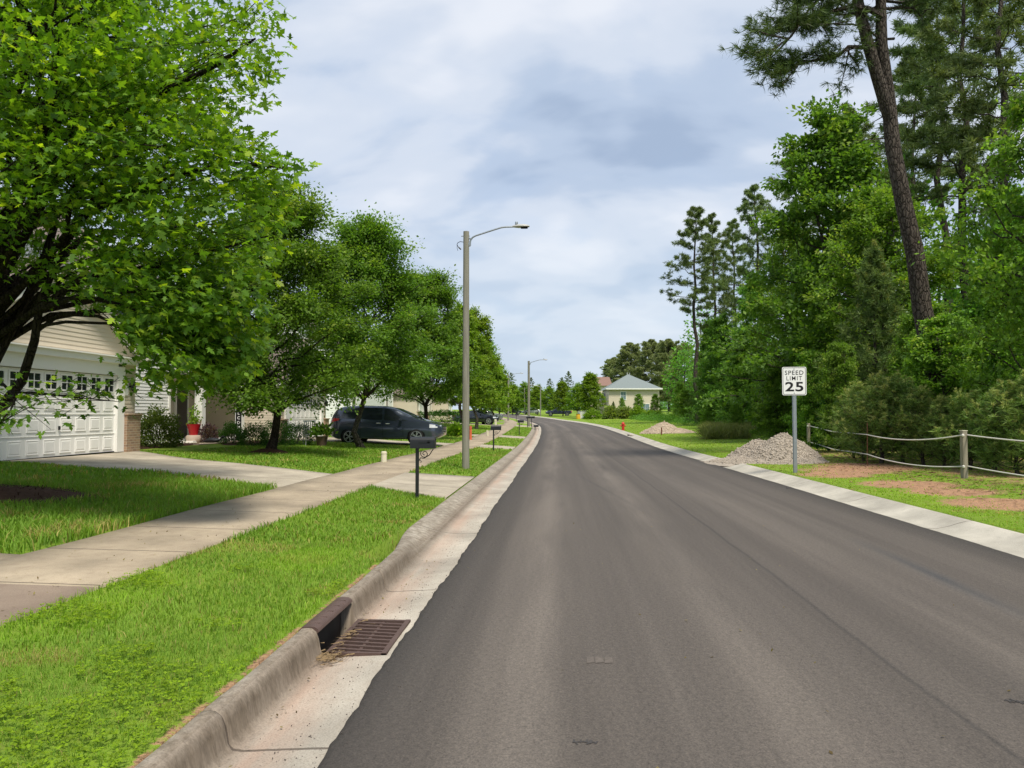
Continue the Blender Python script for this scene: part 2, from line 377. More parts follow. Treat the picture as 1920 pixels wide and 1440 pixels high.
M['drive'] = mat_concrete('drive_concrete', (.40, .35, .275), 3.1, .4, .014, (.26, .22, .17))
M['ground'] = mat_ground()
M['grass'] = mat_leaf('grass_blades', .42, (1.4, 1.4, .5), .55, .15)
M['maple'] = mat_leaf('maple_leaves', .48, (1.65, 1.65, .35), .45, .25)
M['leaf'] = mat_leaf('broad_leaves', .42, (1.40, 1.58, .45), .5, .15)
M['needle'] = mat_leaf('pine_needles', .32, (1.3, 1.3, .6), .5, .15)
M['bark_dark'] = mat_bark('maple_bark', (.018, .014, .011), (.055, .044, .035), (14, 14, 3))
M['bark_grey'] = mat_bark('grey_bark', (.045, .038, .03), (.16, .14, .11), (14, 14, 3))
M['bark_pine'] = mat_bark('pine_bark', (.030, .024, .020), (.15, .125, .105), (11, 11, 3.4))
M['pole'] = mat_wood_grey('weathered_pole', (.17, .16, .13), (.34, .32, .27))
M['post_wood'] = mat_wood_grey('fence_timber', (.20, .17, .13), (.36, .32, .25))
M['black'] = plain('black_enamel', (.012, .013, .016), .38, 0, .5, .2)
M['galv'] = plain('galvanised_steel', (.34, .37, .39), .42, .75, .5, .18, 10)
M['iron'] = plain('cast_iron', (.105, .066, .055), .62, .25, .5, .35, 14, 0, .4)
M['pit'] = plain('pit_concrete', (.055, .045, .038), .95, 0, .2, .3)
M['white'] = plain('white_paint', (.80, .79, .76), .45, 0, .5, .035, 3)
M['siding_white'] = plain('white_siding', (.78, .78, .77), .5, 0, .4, .05, 2)
M['siding_cream'] = plain('cream_siding', (.58, .51, .41), .55, 0, .4, .06, 2)
M['siding_beige'] = plain('beige_siding', (.56, .50, .42), .6, 0, .4, .06, 2)
M['brick'] = mat_brick()
M['roof'] = mat_shingle('brown_shingles', (.15, .115, .10))
M['roof_grey'] = mat_shingle('grey_shingles', (.17, .20, .20))
M['roof_red'] = mat_shingle('red_brown_shingles', (.20, .12, .095))
M['glass'] = mat_glass('window_glass')
M['glass_pale'] = mat_glass('pale_window_glass', (.16, .22, .26))
M['mulch'] = plain('mulch', (.075, .042, .028), .95, 0, .1, .6, 22, 0, 1)
M['gravel'] = plain('gravel_stone', (.33, .285, .235), .92, 0, .2, .75, 30, 0, .5)
M['dirt'] = plain('sandy_dirt', (.42, .34, .26), .95, 0, .2, .3, 5, 0, .6)
M['rope'] = plain('white_rope', (.62, .60, .54), .85, 0, .2, .1, 20)
M['rust'] = plain('rusty_steel', (.17, .07, .045), .85, .1, .3, .35, 14)
M['red'] = plain('red_paint', (.50, .03, .02), .45, 0, .5, .15)
M['redpot'] = plain('glazed_red_pot', (.42, .012, .02), .25, 0, .6, .1)
M['orange'] = plain('orange_plastic', (.72, .16, .07), .5, 0, .4, .1)
M['yellow'] = plain('yellow_plastic', (.65, .38, .03), .5, 0, .4, .1)
M['cream'] = plain('cream_plastic', (.60, .56, .42), .55, 0, .4, .08)
M['terracotta'] = plain('pale_pot', (.42, .34, .28), .8, 0, .3, .2)
M['potbrown'] = plain('brown_pot', (.12, .075, .055), .8, 0, .3, .2)
M['van'] = plain('slate_car_paint', (.055, .070, .105), .20, .4, .5, .05, 3, 1.0)
M['carblack'] = plain('black_car_paint', (.012, .015, .025), .2, .2, .5, .05, 3, 1.0)
M['carsilver'] = plain('silver_car_paint', (.50, .52, .52), .3, .5, .5, .05, 3, 1.0)
M['carnavy'] = plain('navy_car_paint', (.02, .028, .06), .25, .3, .5, .05, 3, 1.0)
M['rubber'] = plain('tyre_rubber', (.018, .018, .019), .85, 0, .3, .2)
M['alloy'] = plain('alloy_rim', (.55, .56, .58), .3, .85, .5, .06)
M['black_shade'] = plain('black_and_shade', (.006, .006, .007), .9, 0, .1, .1)  # near-black for black parts and for shade painted at the wheel wells
M['taillight'] = plain('red_lens', (.55, .02, .02), .15, 0, .7, .1)
M['headlight'] = plain('clear_lens', (.60, .63, .66), .1, 0, .8, .1)
M['chrome'] = plain('chrome', (.62, .63, .64), .15, .95, .5, .05)
M['lamp_grey'] = plain('lamp_housing', (.42, .42, .40), .5, .3, .5, .08)
M['sign_white'] = plain('sign_sheeting', (.80, .80, .79), .5, 0, .4, .03)
M['sign_black'] = plain('sign_black', (.012, .012, .013), .6, 0, .3, .1)
M['patch'] = plain('road_patch', (.125, .107, .094), .9, 0, .2, .4, 30, 0, .5)
M['tar'] = plain('tar_mark', (.052, .048, .047), .8, 0, .3, .4, 30)
M['straw'] = plain('dry_grass', (.22, .155, .085), .9, 0, .2, .3)
M['plum'] = plain('plum_leaves', (.085, .03, .045), .6, 0, .3, .4)
M['wicker'] = plain('grey_chair_metal', (.42, .43, .44), .5, .4, .5, .1)

# ------------------------------------------------------------------ setting: ground, road, kerbs, pavement, driveways
rng = np.random.default_rng(7)
def strip(name, ss, rows, mat, uvjit=None):
    """sheet over stations ss; rows(s) -> (t array, z offset array above the road line)"""
    V = []; UV = []; n = None
    for s in ss:
        t, z = rows(s); x, y = PS(np.full(len(t), s), t)
        V.append(np.stack([x, y, z], 1)); UV.append(np.stack([np.full(len(t), s), t], 1)); n = len(t)
    m = len(ss); i = np.arange((m-1))[:, None]*n+np.arange(n-1)[None]
    i = i.ravel(); F = np.stack([i, i+1, i+n+1, i+n], 1)
    return np.concatenate(V), np.concatenate(UV), F
def fix_up(F, V):     # quads facing upward
    a, b, c = V[F[:, 0]], V[F[:, 1]], V[F[:, 2]]
    nz = np.cross(b-a, c-b)[:, 2]; F = F.copy(); F[nz < 0] = F[nz < 0][:, ::-1]; return F

CLAY = [(at(1590, 20.7), 1.1, .5), (at(1700, 16.6), .9, .35), (at(1780, 14.9), .8, .3), (at(1880, 12.9), .9, .35), (at(1560, 19.5), .8, .4), (at(1620, 22), 1.2, .7)]
def clayf(x, y):
    s, t = ST(x, y); f = np.zeros_like(x)
    for (cx, cy), a, b in CLAY: f = np.maximum(f, 1.15-((x-cx)/a)**2*.55-((y-cy)/(b*2.6))**2*.55)
    f = np.maximum(f, np.clip((t-8.6)/1.2, 0, 1)*.52*(s < 34)*(s > 3))
    f = np.maximum(f, .52*(t > -1.81)*(t < -1.5)*(s < 10))
    f = np.maximum(f, np.clip((np.abs(s-7.1) < .8)*(t < -5.2)*(t > -6.4)*.45, 0, 1))
    return np.clip(f, 0, 1)
ts = np.concatenate([[-400, -200, -110, -70, -45, -32, -25, -20, -16, -13, -12.2], np.arange(-11.5, -5.3, .7), [-5.2, -4.5, -3.7, -3.2, -2.6, -2.2, -2.03, -1.99, -1.95, -1.91, -1.86, -1.80, -1.775, -1.735, -1.2, 2, 5.0, 5.85, 5.9], np.arange(6.1, 13, .3), [14, 16, 20, 26, 34, 45, 65, 100, 180, 400]])
ss = np.concatenate([np.arange(-40, 0, 4), np.arange(0, 46, .4), np.arange(46, 110, 2), np.arange(110, 400, 8)])
V, UV, F = strip('ground', ss, lambda s: (ts, zg(np.full(len(ts), s), ts)), None)
pit = (UV[F][:, :, 0].min(1) > 4.3) & (UV[F][:, :, 0].max(1) < 6.7) & (UV[F][:, :, 1].min(1) > -1.95) & (UV[F][:, :, 1].max(1) < -1.1)
props(mesh_np('ground', V, [fix_up(F, V)], M['ground'], clay=clayf(V[:, 0], V[:, 1]), smooth=True), kind='structure')

# road sheet, ragged along the left edge where the new asphalt laps onto the gutter
ss = np.concatenate([np.arange(-6, 14, .07), np.arange(14, 40, .25), np.arange(40, 300, 2)])
edge_l = np.zeros(len(ss)); k = 0
for f_, a_ in ((.22, .012), (.9, .008), (2.3, .005), (6.0, .004)): edge_l += a_*np.sin(ss*f_*2*math.pi/1.9+f_*3.1)
edge_l += rng.normal(0, .004, len(ss))
edge_d = dict(zip(np.round(ss, 4), edge_l))
def road_row(s):
    e = edge_d[round(s, 4)]
    tt = np.array([-1.115+e, -1.105+e, -1.065+e, -.9, -.3, .5, 1.3, 2.1, 2.9, 3.7, 4.5, 4.95, 5.15+e*.6, 5.16+e*.6])
    crown = .05*(1-((tt-2.05)/3.2)**2)
    z = zroad(s)+.012+crown; z[0] -= .035; z[-1] -= .035; z[1] -= .006
    return tt, z
V, UV, F = strip('road', ss, road_row, None)
props(mesh_np('road', V, [fix_up(F, V)], M['asphalt'], uv=UV, smooth=True), kind='structure')

FULL = np.array([(-1.0, -.012), (-1.165, -.020), (-1.40, -.033), (-1.545, -.043), (-1.595, -.036), (-1.617, .0), (-1.633, .085), (-1.650, .128), (-1.680, .150), (-1.710, .153), (-1.750, .148), (-1.770, .12), (-1.773, -.45)])
ROLL = np.array([(-1.0, -.012), (-1.2, -.022), (-1.36, -.026), (-1.5, -.015), (-1.6, .0), (-1.7, .025), (-1.78, .050), (-1.84, .068), (-1.9, .083), (-1.94, .092), (-1.985, .098), (-2.01, .085), (-2.015, -.45)])
def gut_row(s):
    w = np.clip((s-7.7)/2.8, 0, 1); w = w*w*(3-2*w); p = FULL*(1-w)+ROLL*w
    wob = .004*math.sin(s*3.1)+.003*math.sin(s*7.7)
    for js in (3.75, 7.15):            # open joints in the kerb
        if abs(s-js) < .012 and w < .5:
            p = p.copy(); p[5:12, 1] -= .02; p[5:12, 0] += .0
    return p[:, 0]+wob*(1-w), p[:, 1]+zroad(s)
ss = np.unique(np.round(np.concatenate([np.arange(-4, 14, .1), [3.735, 3.745, 3.755, 3.765, 7.135, 7.145, 7.155, 7.165, 5.2, 6.05], np.arange(14, 60, .5), np.arange(60, 290, 2)]), 4))
V, UV, F = strip('gutter', ss, gut_row, None)
sm, tm = UV[F][:, :, 0].mean(1), UV[F][:, :, 1].mean(1)
hole = (sm > 5.2) & (sm < 6.05) & (tm < -1.165)
F = F[~hole]; F = fix_up(F, V)
caps = []
n = 13
for s0 in (5.2, 6.05):
    i0 = int(np.argmin(np.abs(ss-s0)))*n; caps.append(np.arange(i0+3, i0+n))
props(mesh_np('gutter', V, [F, np.array(caps)], M['gutter'], uv=UV), kind='structure')
def gutr_row(s):
    p = np.array([(5.0, -.02), (5.2, -.022), (5.4, -.018), (5.55, .012), (5.7, .06), (5.82, .092), (5.88, .098), (5.9, .09), (5.905, -.45)])
    return p[:, 0], p[:, 1]+zroad(s)
V, UV, F = strip('gutter', np.concatenate([np.arange(-4, 50, .5), np.arange(50, 290, 2)]), gutr_row, None)
props(mesh_np('gutter', V, [fix_up(F, V)], M['gutter_r'], uv=UV, smooth=True), kind='structure')

def slab(name, t0, t1, s0f, s1f, mat, up=.022, nt=14, ns=10):
    tt = np.linspace(t0, t1, nt); V = []; UV = []
    for t in tt:
        sv = np.linspace(s0f(t), s1f(t), ns); sv = np.concatenate([[sv[0]-.012], sv, [sv[-1]+.012]])
        x, y = PS(sv, np.full(len(sv), t)); z = zg(sv, np.full(len(sv), t))+up; z[0] -= .1; z[-1] -= .1
        V.append(np.stack([x, y, z], 1)); UV.append(np.stack([sv, np.full(len(sv), t)], 1))
    n = ns+2; i = (np.arange(nt-1)[:, None]*n+np.arange(n-1)[None]).ravel(); F = np.stack([i, i+1, i+n+1, i+n], 1)
    V = np.concatenate(V)
    return props(mesh_np(name, V, [fix_up(F, V)], mat, uv=np.concatenate(UV)), kind='structure')
def side_row(s):
    tt = np.array([-5.215, -5.2, -4.7, -4.2, -3.7, -3.685]); z = zg(np.full(6, s), tt)+.024+.006*math.sin(s*1.3); z[0] -= .12; z[-1] -= .12
    return tt, z
V, UV, F = strip('sidewalk', np.concatenate([np.arange(-4, 40, .4), np.arange(40, 200, 2)]), side_row, None)
props(mesh_np('sidewalk', V, [fix_up(F, V)], M['walk'], uv=UV), kind='structure')
ip = lambda xs, ys: (lambda t: float(np.interp(t, xs, ys)))
D1a, D1b = ip([-12.6, -8.9, -6.5, -5.2, -3.7, -2.0], [16.6, 16.2, 15.0, 14.1, 15.1, 13.9]), ip([-12.6, -10.8, -7.6, -6.5, -5.2, -3.6, -2.0], [22.2, 20.9, 19.0, 18.5, 17.6, 18.7, 18.9])
DRV = [(D1a, D1b, -12.45), (ip([-12.6, -2], [34.4, 35.7]), ip([-12.6, -2], [39.5, 38.2]), -12.45), (lambda t: 49.4, lambda t: 52.2, -14), (lambda t: 77.5, lambda t: 82.5, -15), (lambda t: 97, lambda t: 102, -15)]
for a, b, te in DRV:
    slab('driveway', te, -5.2, a, b, M['drive']); slab('driveway', -3.7, -2.03, a, b, M['drive'], nt=5)
slab('walkway', -7.5, -5.2, lambda t: 6.55, lambda t: 7.22, M['walk'], nt=4, ns=3)
slab('walkway', -14.3, -12.6, lambda t: 26.5, lambda t: 32.5, M['walk'], nt=5, ns=5)

# ------------------------------------------------------------------ grass blades
def vnoise(x, y, sc, seed):
    r = np.random.default_rng(seed); G = r.random((64, 64)); u, v = x*sc, y*sc
    i, j = np.floor(u).astype(int), np.floor(v).astype(int); a, b = u-i, v-j
    a = a*a*(3-2*a); b = b*b*(3-2*b); g = lambda p, q: G[p % 64, q % 64]
    return (g(i, j)*(1-a)+g(i+1, j)*a)*(1-b)+(g(i, j+1)*(1-a)+g(i+1, j+1)*a)*b
def lawn_mask(x, y):
    s, t = ST(x, y)
    ok = ((t < -1.795-.235*np.clip((s-7.7)/2.8, 0, 1)) & (t > -3.68)) | ((t < -5.22) & (t > -40)) | (t > 5.94)
    for a, b, te in DRV:
        sa = np.interp(t, np.linspace(-15, -2, 60), [a(q) for q in np.linspace(-15, -2, 60)]); sb = np.interp(t, np.linspace(-15, -2, 60), [b(q) for q in np.linspace(-15, -2, 60)])
        ok &= ~((s > sa) & (s < sb) & (t > te) & (t < 0))
    ok &= ~((s > 6.5) & (s < 7.26) & (t < -5) & (t > -7.5))
    ok &= ~((t < -12.3) & (s > 14) & (s < 41)); ok &= ~((t < -11.4) & (s > 23) & (s < 34.4))
    ok &= ~(((x-MUL[0])/1.9)**2+((y-MUL[1])/1.1)**2 < 1)
    return ok, s, t
MUL = at(-75, 11.6)
def blades(name, bands, xr, mat, palette, dens=None, label=None):
    Vs = []; Fs4 = []; Fs3 = []; C = []; base = 0
    for (d0, d1, per, w, h0, h1) in bands:
        area = (xr[1]-xr[0])*(d1-d0+6); n = int(area*per)
        x = rng.uniform(xr[0], xr[1], n); y = rng.uniform(max(-2, d0-3), d1+3, n)
        dist = np.hypot(x, y); xc = x*CY+y*SY; dp = -x*SY+y*CY
        k = (dist >= d0) & (dist < d1) & (np.abs(xc) < np.maximum(dp, 0)*.72+2.2); x, y = x[k], y[k]
        ok, s, t = lawn_mask(x, y); x, y, s, t = x[ok], y[ok], s[ok], t[ok]
        cl = clayf(x, y)+1.0*(vnoise(x, y, 2.3, 5)-.5)+.5*(vnoise(x, y, 7, 6)-.5)
        pr = np.where(t > 0, 1.0-np.clip((cl-.25)*2.2, 0, .97), 1.0-np.clip(clayf(x, y)*1.2, 0, .8))
        pr *= .55+.75*vnoise(x, y, 1.1, 9)
        k = rng.random(len(x)) < pr; x, y, s, t = x[k], y[k], s[k], t[k]; n = len(x)
        z = zg(s, t)-.012
        tall = .62+.42*vnoise(x, y, .9, 3); tall *= np.where((t < -5.2) & (s < 16), 1.75, 1.0)
        edge = np.clip(1-np.abs(t+3.75)/.3, 0, 1)*(t > -3.7)+np.clip(1-np.abs(t+5.2)/.3, 0, 1)*(t < -5.2); tall *= 1+.5*edge
        tall *= np.where(t > 0, .7, 1)
        h = rng.uniform(h0, h1, n)*tall; az = rng.uniform(0, 2*math.pi, n); ln = rng.uniform(.15, .95, n)*h
        az2 = az+rng.normal(0, .5, n)+math.pi/2
        ca, sa = np.cos(az), np.sin(az); wx, wy = np.cos(az2)*w, np.sin(az2)*w
        b0 = np.stack([x-wx, y-wy, z], 1); b1 = np.stack([x+wx, y+wy, z], 1)
        mx, my = x+ca*ln*.35, y+sa*ln*.35
        m0 = np.stack([mx-wx*.75, my-wy*.75, z+h*.62], 1); m1 = np.stack([mx+wx*.75, my+wy*.75, z+h*.62], 1)
        tp = np.stack([x+ca*ln, y+sa*ln, z+h*rng.uniform(.8, 1.02, n)], 1)
        Vs.append(np.stack([b0, b1, m1, m0, tp], 1).reshape(-1, 3))
        i = base+np.arange(n)*5; Fs4.append(np.stack([i, i+1, i+2, i+3], 1)); Fs3.append(np.stack([i+3, i+2, i+4], 1)); base += 5*n
        f = vnoise(x, y, .55, 11)*.6+vnoise(x, y, 2.1, 12)*.4
        c = palette[0][None]*(1-f[:, None])+palette[1][None]*f[:, None]
        dry = (rng.random(n) < .07) | ((vnoise(x, y, 1.6, 21) > .80) & (rng.random(n) < .55)); c[dry] = palette[2]*rng.uniform(.6, 1.2, (dry.sum(), 1))
        clv = (vnoise(x, y, .8, 31) > .62) & (np.hypot(x, y) < 9) & (t > -4); c[clv] = c[clv]*.55+palette[3]*.45
        c = c*rng.uniform(.72, 1.28, (n, 1))
        C.append(np.repeat(c, 5, 0))
    return props(mesh_np(name, np.concatenate(Vs), [np.concatenate(Fs4), np.concatenate(Fs3)], mat, col=np.concatenate(C)), label, 'grass', kind='stuff')
GP = [np.array((.110, .215, .026)), np.array((.215, .335, .042)), np.array((.34, .29, .10)), np.array((.24, .40, .022))]
GPR = [np.array((.165, .290, .024)), np.array((.290, .420, .038)), np.array((.36, .30, .11)), np.array((.24, .38, .025))]
blades('lawn_grass', [(1.5, 5.5, 6800, .0019, .026, .066), (5.5, 9, 3300, .0032, .032, .078), (9, 16, 1100, .0065, .045, .10), (16, 34, 260, .014, .05, .10), (34, 75, 60, .03, .05, .09)],
       (-17, -1.6), M['grass'], GP, label='green lawn and verge grass along the sidewalk and driveways')
blades('verge_grass', [(5, 16, 900, .006, .035, .08), (16, 34, 260, .013, .04, .08), (34, 75, 50, .03, .04, .08), (75, 130, 14, .06, .05, .09)],
       (4, 17), M['grass'], GPR, label='short bright grass on the verge between right gutter and woods')
# clover leaves in the near strip
n = 10000; x = rng.uniform(-3.8, -1.8, n); y = rng.uniform(1.5, 7.0, n); k = (vnoise(x, y, .8, 31)*.6+vnoise(x, y, 3.1, 32)*.4+.22*np.clip((4.6-y)/1.5, -.6, 1) > .56) & lawn_mask(x, y)[0]; x, y = x[k], y[k]; n = len(x)
s, t = ST(x, y); z = zg(s, t)+rng.uniform(.03, .065, n); Vs = []; C = []
for q in range(3):
    a = rng.uniform(0, 6.28, n) if q == 0 else a+2.09
    r_ = rng.uniform(.007, .012, n); ux, uy = np.cos(a), np.sin(a); vx, vy = -uy, ux; dz = rng.normal(0, .003, (n, 4))
    for i, (u_, v_) in enumerate(((0, 0), (1.1, -.75), (1.9, 0), (1.1, .75))):
        Vs.append(np.stack([x+(ux*u_+vx*v_)*r_, y+(uy*u_+vy*v_)*r_, z+dz[:, i]], 1))
V = np.stack(Vs, 1).reshape(-1, 3); i = np.arange(n*3)*4
c = np.repeat(GP[3][None]*rng.uniform(.55, 1.1, (n, 1)), 12, 0)
props(mesh_np('clover', V, [np.stack([i, i+1, i+2, i+3], 1)], M['grass'], col=c), 'low clover leaves spread through the near roadside grass strip', 'clover', kind='stuff')

# ------------------------------------------------------------------ trees
MAPLE = np.array([(0, 0), (-.10, .27), (.15, .16), (.40, .56), (.42, .15), (.62, .25), (1, 0), (.62, -.25), (.42, -.15), (.40, -.56), (.15, -.16), (-.10, -.27)], float)
MAPLE = np.c_[MAPLE, -.30*np.abs(MAPLE[:, 1])-.12*MAPLE[:, 0]**2]
OVAL = np.array([(0, 0, 0), (.45, .30, -.07), (1, 0, -.14), (.45, -.30, -.07)], float)
def unit(a): return a/np.maximum(np.linalg.norm(a, axis=-1, keepdims=True), 1e-9)
def leaves(P, D, r, size, tmpl, pal, up=1.0, jit=.55, droop=.25, tips=None):
    n = len(P); D = D+r.normal(0, .55, (n, 3)); D[:, 2] -= droop; D = unit(D)
    N = np.array([0, 0, up])+r.normal(0, jit, (n, 3)); N = unit(N-D*(N*D).sum(1, keepdims=True)); B = np.cross(N, D)
    sz = size*r.uniform(.6, 1.2, n)
    V = P[:, None]+sz[:, None, None]*(tmpl[None, :, 0:1]*D[:, None]+tmpl[None, :, 1:2]*B[:, None]+tmpl[None, :, 2:3]*N[:, None])
    k = len(tmpl); F = np.arange(n*k).reshape(n, k)
    c = pal[0]+(pal[1]-pal[0])*r.random((n, 1))
    if tips is not None:
        w = np.clip(tips, 0, 1)[:, None]; c = c*(1-w)+pal[2]*w
    c = c*r.uniform(.75, 1.25, (n, 1))
    return V.reshape(-1, 3), F, np.repeat(c, k, 0)
def arc(a, b, r, sag=.0, wob=.05, n=6):
    a, b = np.array(a, float), np.array(b, float); L = np.linalg.norm(b-a); t = np.linspace(0, 1, n)[:, None]
    p = a+(b-a)*t; p[:, 2] += (sag*L*4*t*(1-t))[:, 0]; p[1:-1] += r.normal(0, wob*L, (n-2, 3))*.5
    return p
def lerp_path(p, w):
    f = np.clip(w, 0, 1)*(len(p)-1); i = np.minimum(f.astype(int), len(p)-2); return p[i]+(p[i+1]-p[i])*(f-i)[:, None]
def broadleaf(seed, H, cb, Rr, nbr, nleaf, size, tmpl, pal, r0, mat, bark, parent, prof=None, multi=1, extra=None, sag=.12, layer=.5, crown_off=(0, 0), spread=.9, twl=.30, keep=None):
    r = np.random.default_rng(seed); tr = MB()
    prof = prof or (lambda u: (1-u)**.62*min(1, u/.16+.5))
    top = np.array([crown_off[0], crown_off[1], H*.93])
    stems = []
    for q in range(multi):
        tp = top.copy()
        if multi > 1: a = 6.28*q/multi+r.uniform(-.4, .4); tp = np.array([math.cos(a)*Rr*.38+crown_off[0], math.sin(a)*Rr*.38+crown_off[1], H*r.uniform(.75, .93)])
        p = arc((0, 0, -.15), tp, r, 0, .05, 9); 
        if multi > 1: p[1:4, :2] *= np.array([.2, .5, .8])[:, None]
        p[0, :2] = 0; rr = np.linspace(1, .12, 9)**1.1*r0*(1 if multi == 1 else .72); rr[0] *= 1.45
        tr.tube(p, rr, 9); stems.append(p)
    PP = []; DD = []; WT = []
    per = max(1, nleaf//nbr)
    for i in range(nbr):
        u = (i+.5)/nbr; u = u**.85; ht = cb+(H-cb)*u
        rad = Rr*prof(u)*r.uniform(.45, 1.0)**.6; a = i*2.39996+r.uniform(-.5, .5)
        lob = 1+.16*math.sin(3*a+seed)+.10*math.sin(5*a+2*seed+u*5); rad *= lob
        tip = np.array([math.cos(a)*rad+crown_off[0]*u, math.sin(a)*rad+crown_off[1]*u, ht+r.normal(0, .03*H)])
        st = stems[i % len(stems)]; hs = max(cb*.75, ht-rad*r.uniform(.35, .75)); hs = min(hs, st[-1, 2]*.97)
        w = np.interp(hs, st[:, 2], np.linspace(0, 1, len(st))); b0 = lerp_path(st, np.array([w]))[0]
        br = arc(b0, tip, r, sag*(1-u), .07, 6)
        L = np.linalg.norm(tip-b0)
        if keep is not None:
            for _ in range(9):
                if keep(tip[None])[0] and keep(br[3:4])[0]: break
                tip = b0+(tip-b0)*.86; br = arc(b0, tip, r, sag*(1-u), .07, 6); L = np.linalg.norm(tip-b0)
            if L < .8: continue
        tr.tube(br, np.linspace(1, .15, 6)*min(r0*.36, .008+.011*L), 5, cap=False)
        nt = max(5, int(4+L*2.2)); ws = r.uniform(.22, 1.0, nt)**.75; bp = lerp_path(br, ws); od = unit(tip-b0)
        npl = max(1, per//nt)
        for j in range(nt):
            tdir = od*r.uniform(.2, 1)+r.normal(0, .75, 3)*np.array([1, 1, .55]); tdir[2] += .15; tdir /= np.linalg.norm(tdir)
            tl = Rr*twl*r.uniform(.45, 1.1)*(.6+.4*(1-ws[j])); te = bp[j]+tdir*tl
            if keep is not None and not keep(te[None])[0]: continue
            if size > .07 and j % 2 == 0: tr.tube([bp[j], (bp[j]+te)/2+r.normal(0, .03, 3), te], [.010, .007, .003] if r0 < .3 else [.02, .012, .005], 3, cap=False)
            wl = r.uniform(.15, 1.05, npl)[:, None]; sp = tl*.30
            PP.append(bp[j]+(te-bp[j])*wl+r.normal(0, 1, (npl, 3))*sp*np.array([spread, spread, layer]))
            DD.append(np.repeat(tdir[None], npl, 0)); WT.append((wl[:, 0]-.45)*(.85 if r.random() < .13+.2*(u-.5) else .08)+r.normal(0, .05, npl))
    if extra:
        for (path, rad0, rad1, nl, leafy) in extra:
            p = np.array(path, float)
            if keep is not None and nl > 400:
                dn = lerp_path(p, np.linspace(0, 1, 40)); okk = keep(dn, True); bad = [k for k in range(14, 40) if not okk[k]]
                if bad: p = lerp_path(p, np.linspace(0, max(.4, (bad[0]-2)/39), len(p)))
            tr.tube(p, np.linspace(rad0, rad1, len(p)), 8)
            if nl:
                ws = r.uniform(leafy, 1.02, nl); q = lerp_path(p, ws); L = np.linalg.norm(p[-1]-p[0]); od = unit(p[-1]-p[0])
                nsub = 26 if nl < 600 else 60; cen = lerp_path(p, r.uniform(leafy, 1, nsub))+r.normal(0, .10*L, (nsub, 3))*np.array([1, 1, .45])
                if keep is not None: cen = cen[keep(cen, True)]; nsub = len(cen)
                if nsub == 0: continue
                for cc in cen: tr.tube([lerp_path(p, np.array([max(leafy, r.random())]))[0], cc], [.006, .003], 3, cap=False)
                idx = r.integers(0, nsub, nl); PP.append(cen[idx]+r.normal(0, .055*L, (nl, 3))*np.array([1, 1, .5])); DD.append(np.repeat(od[None], nl, 0)); WT.append(np.where(r.random(nl) < .12, .7, 0))
    tr.build('trunk', M[bark], parent, True)
    P = np.concatenate(PP); D = np.concatenate(DD); W = np.concatenate(WT)
    if keep is not None: kk = keep(P, True); P, D, W = P[kk], D[kk], W[kk]
    P[:, 2] = np.maximum(P[:, 2], .05)
    V, F, C = leaves(P, D, r, size, tmpl, pal, tips=W)
    mesh_np('crown', V, [F], M[mat], parent, col=C)

def tufts(P, D, r, k, L, w, pal, spread=.9, tip=0.0, tipcol=None):
    n = len(P); D = np.repeat(unit(D), k, 0); P = np.repeat(P, k, 0); m = n*k
    d = unit(D*r.uniform(.25, 1.0, (m, 1))+r.normal(0, spread*.6, (m, 3))); l = L*r.uniform(.65, 1.1, (m, 1))
    sd = unit(np.cross(d, r.normal(0, 1, (m, 3))))*w
    V = np.stack([P-sd*.5, P+sd*.5, P+d*l*.6+sd*.4-np.array([0, 0, .03])*l, P+d*l-np.array([0, 0, .12])*l], 1).reshape(-1, 3)
    F = np.arange(m*4).reshape(m, 4)[:, [0, 1, 2, 3]]
    c = np.repeat(pal[0]+(pal[1]-pal[0])*r.random((n, 1)), k, 0)*r.uniform(.7, 1.3, (m, 1))
    if tip: q = np.repeat(r.random(n) < tip, k); c[q] = tipcol*r.uniform(.7, 1.2, (q.sum(), 1))
    return V, F, np.repeat(c, 4, 0)
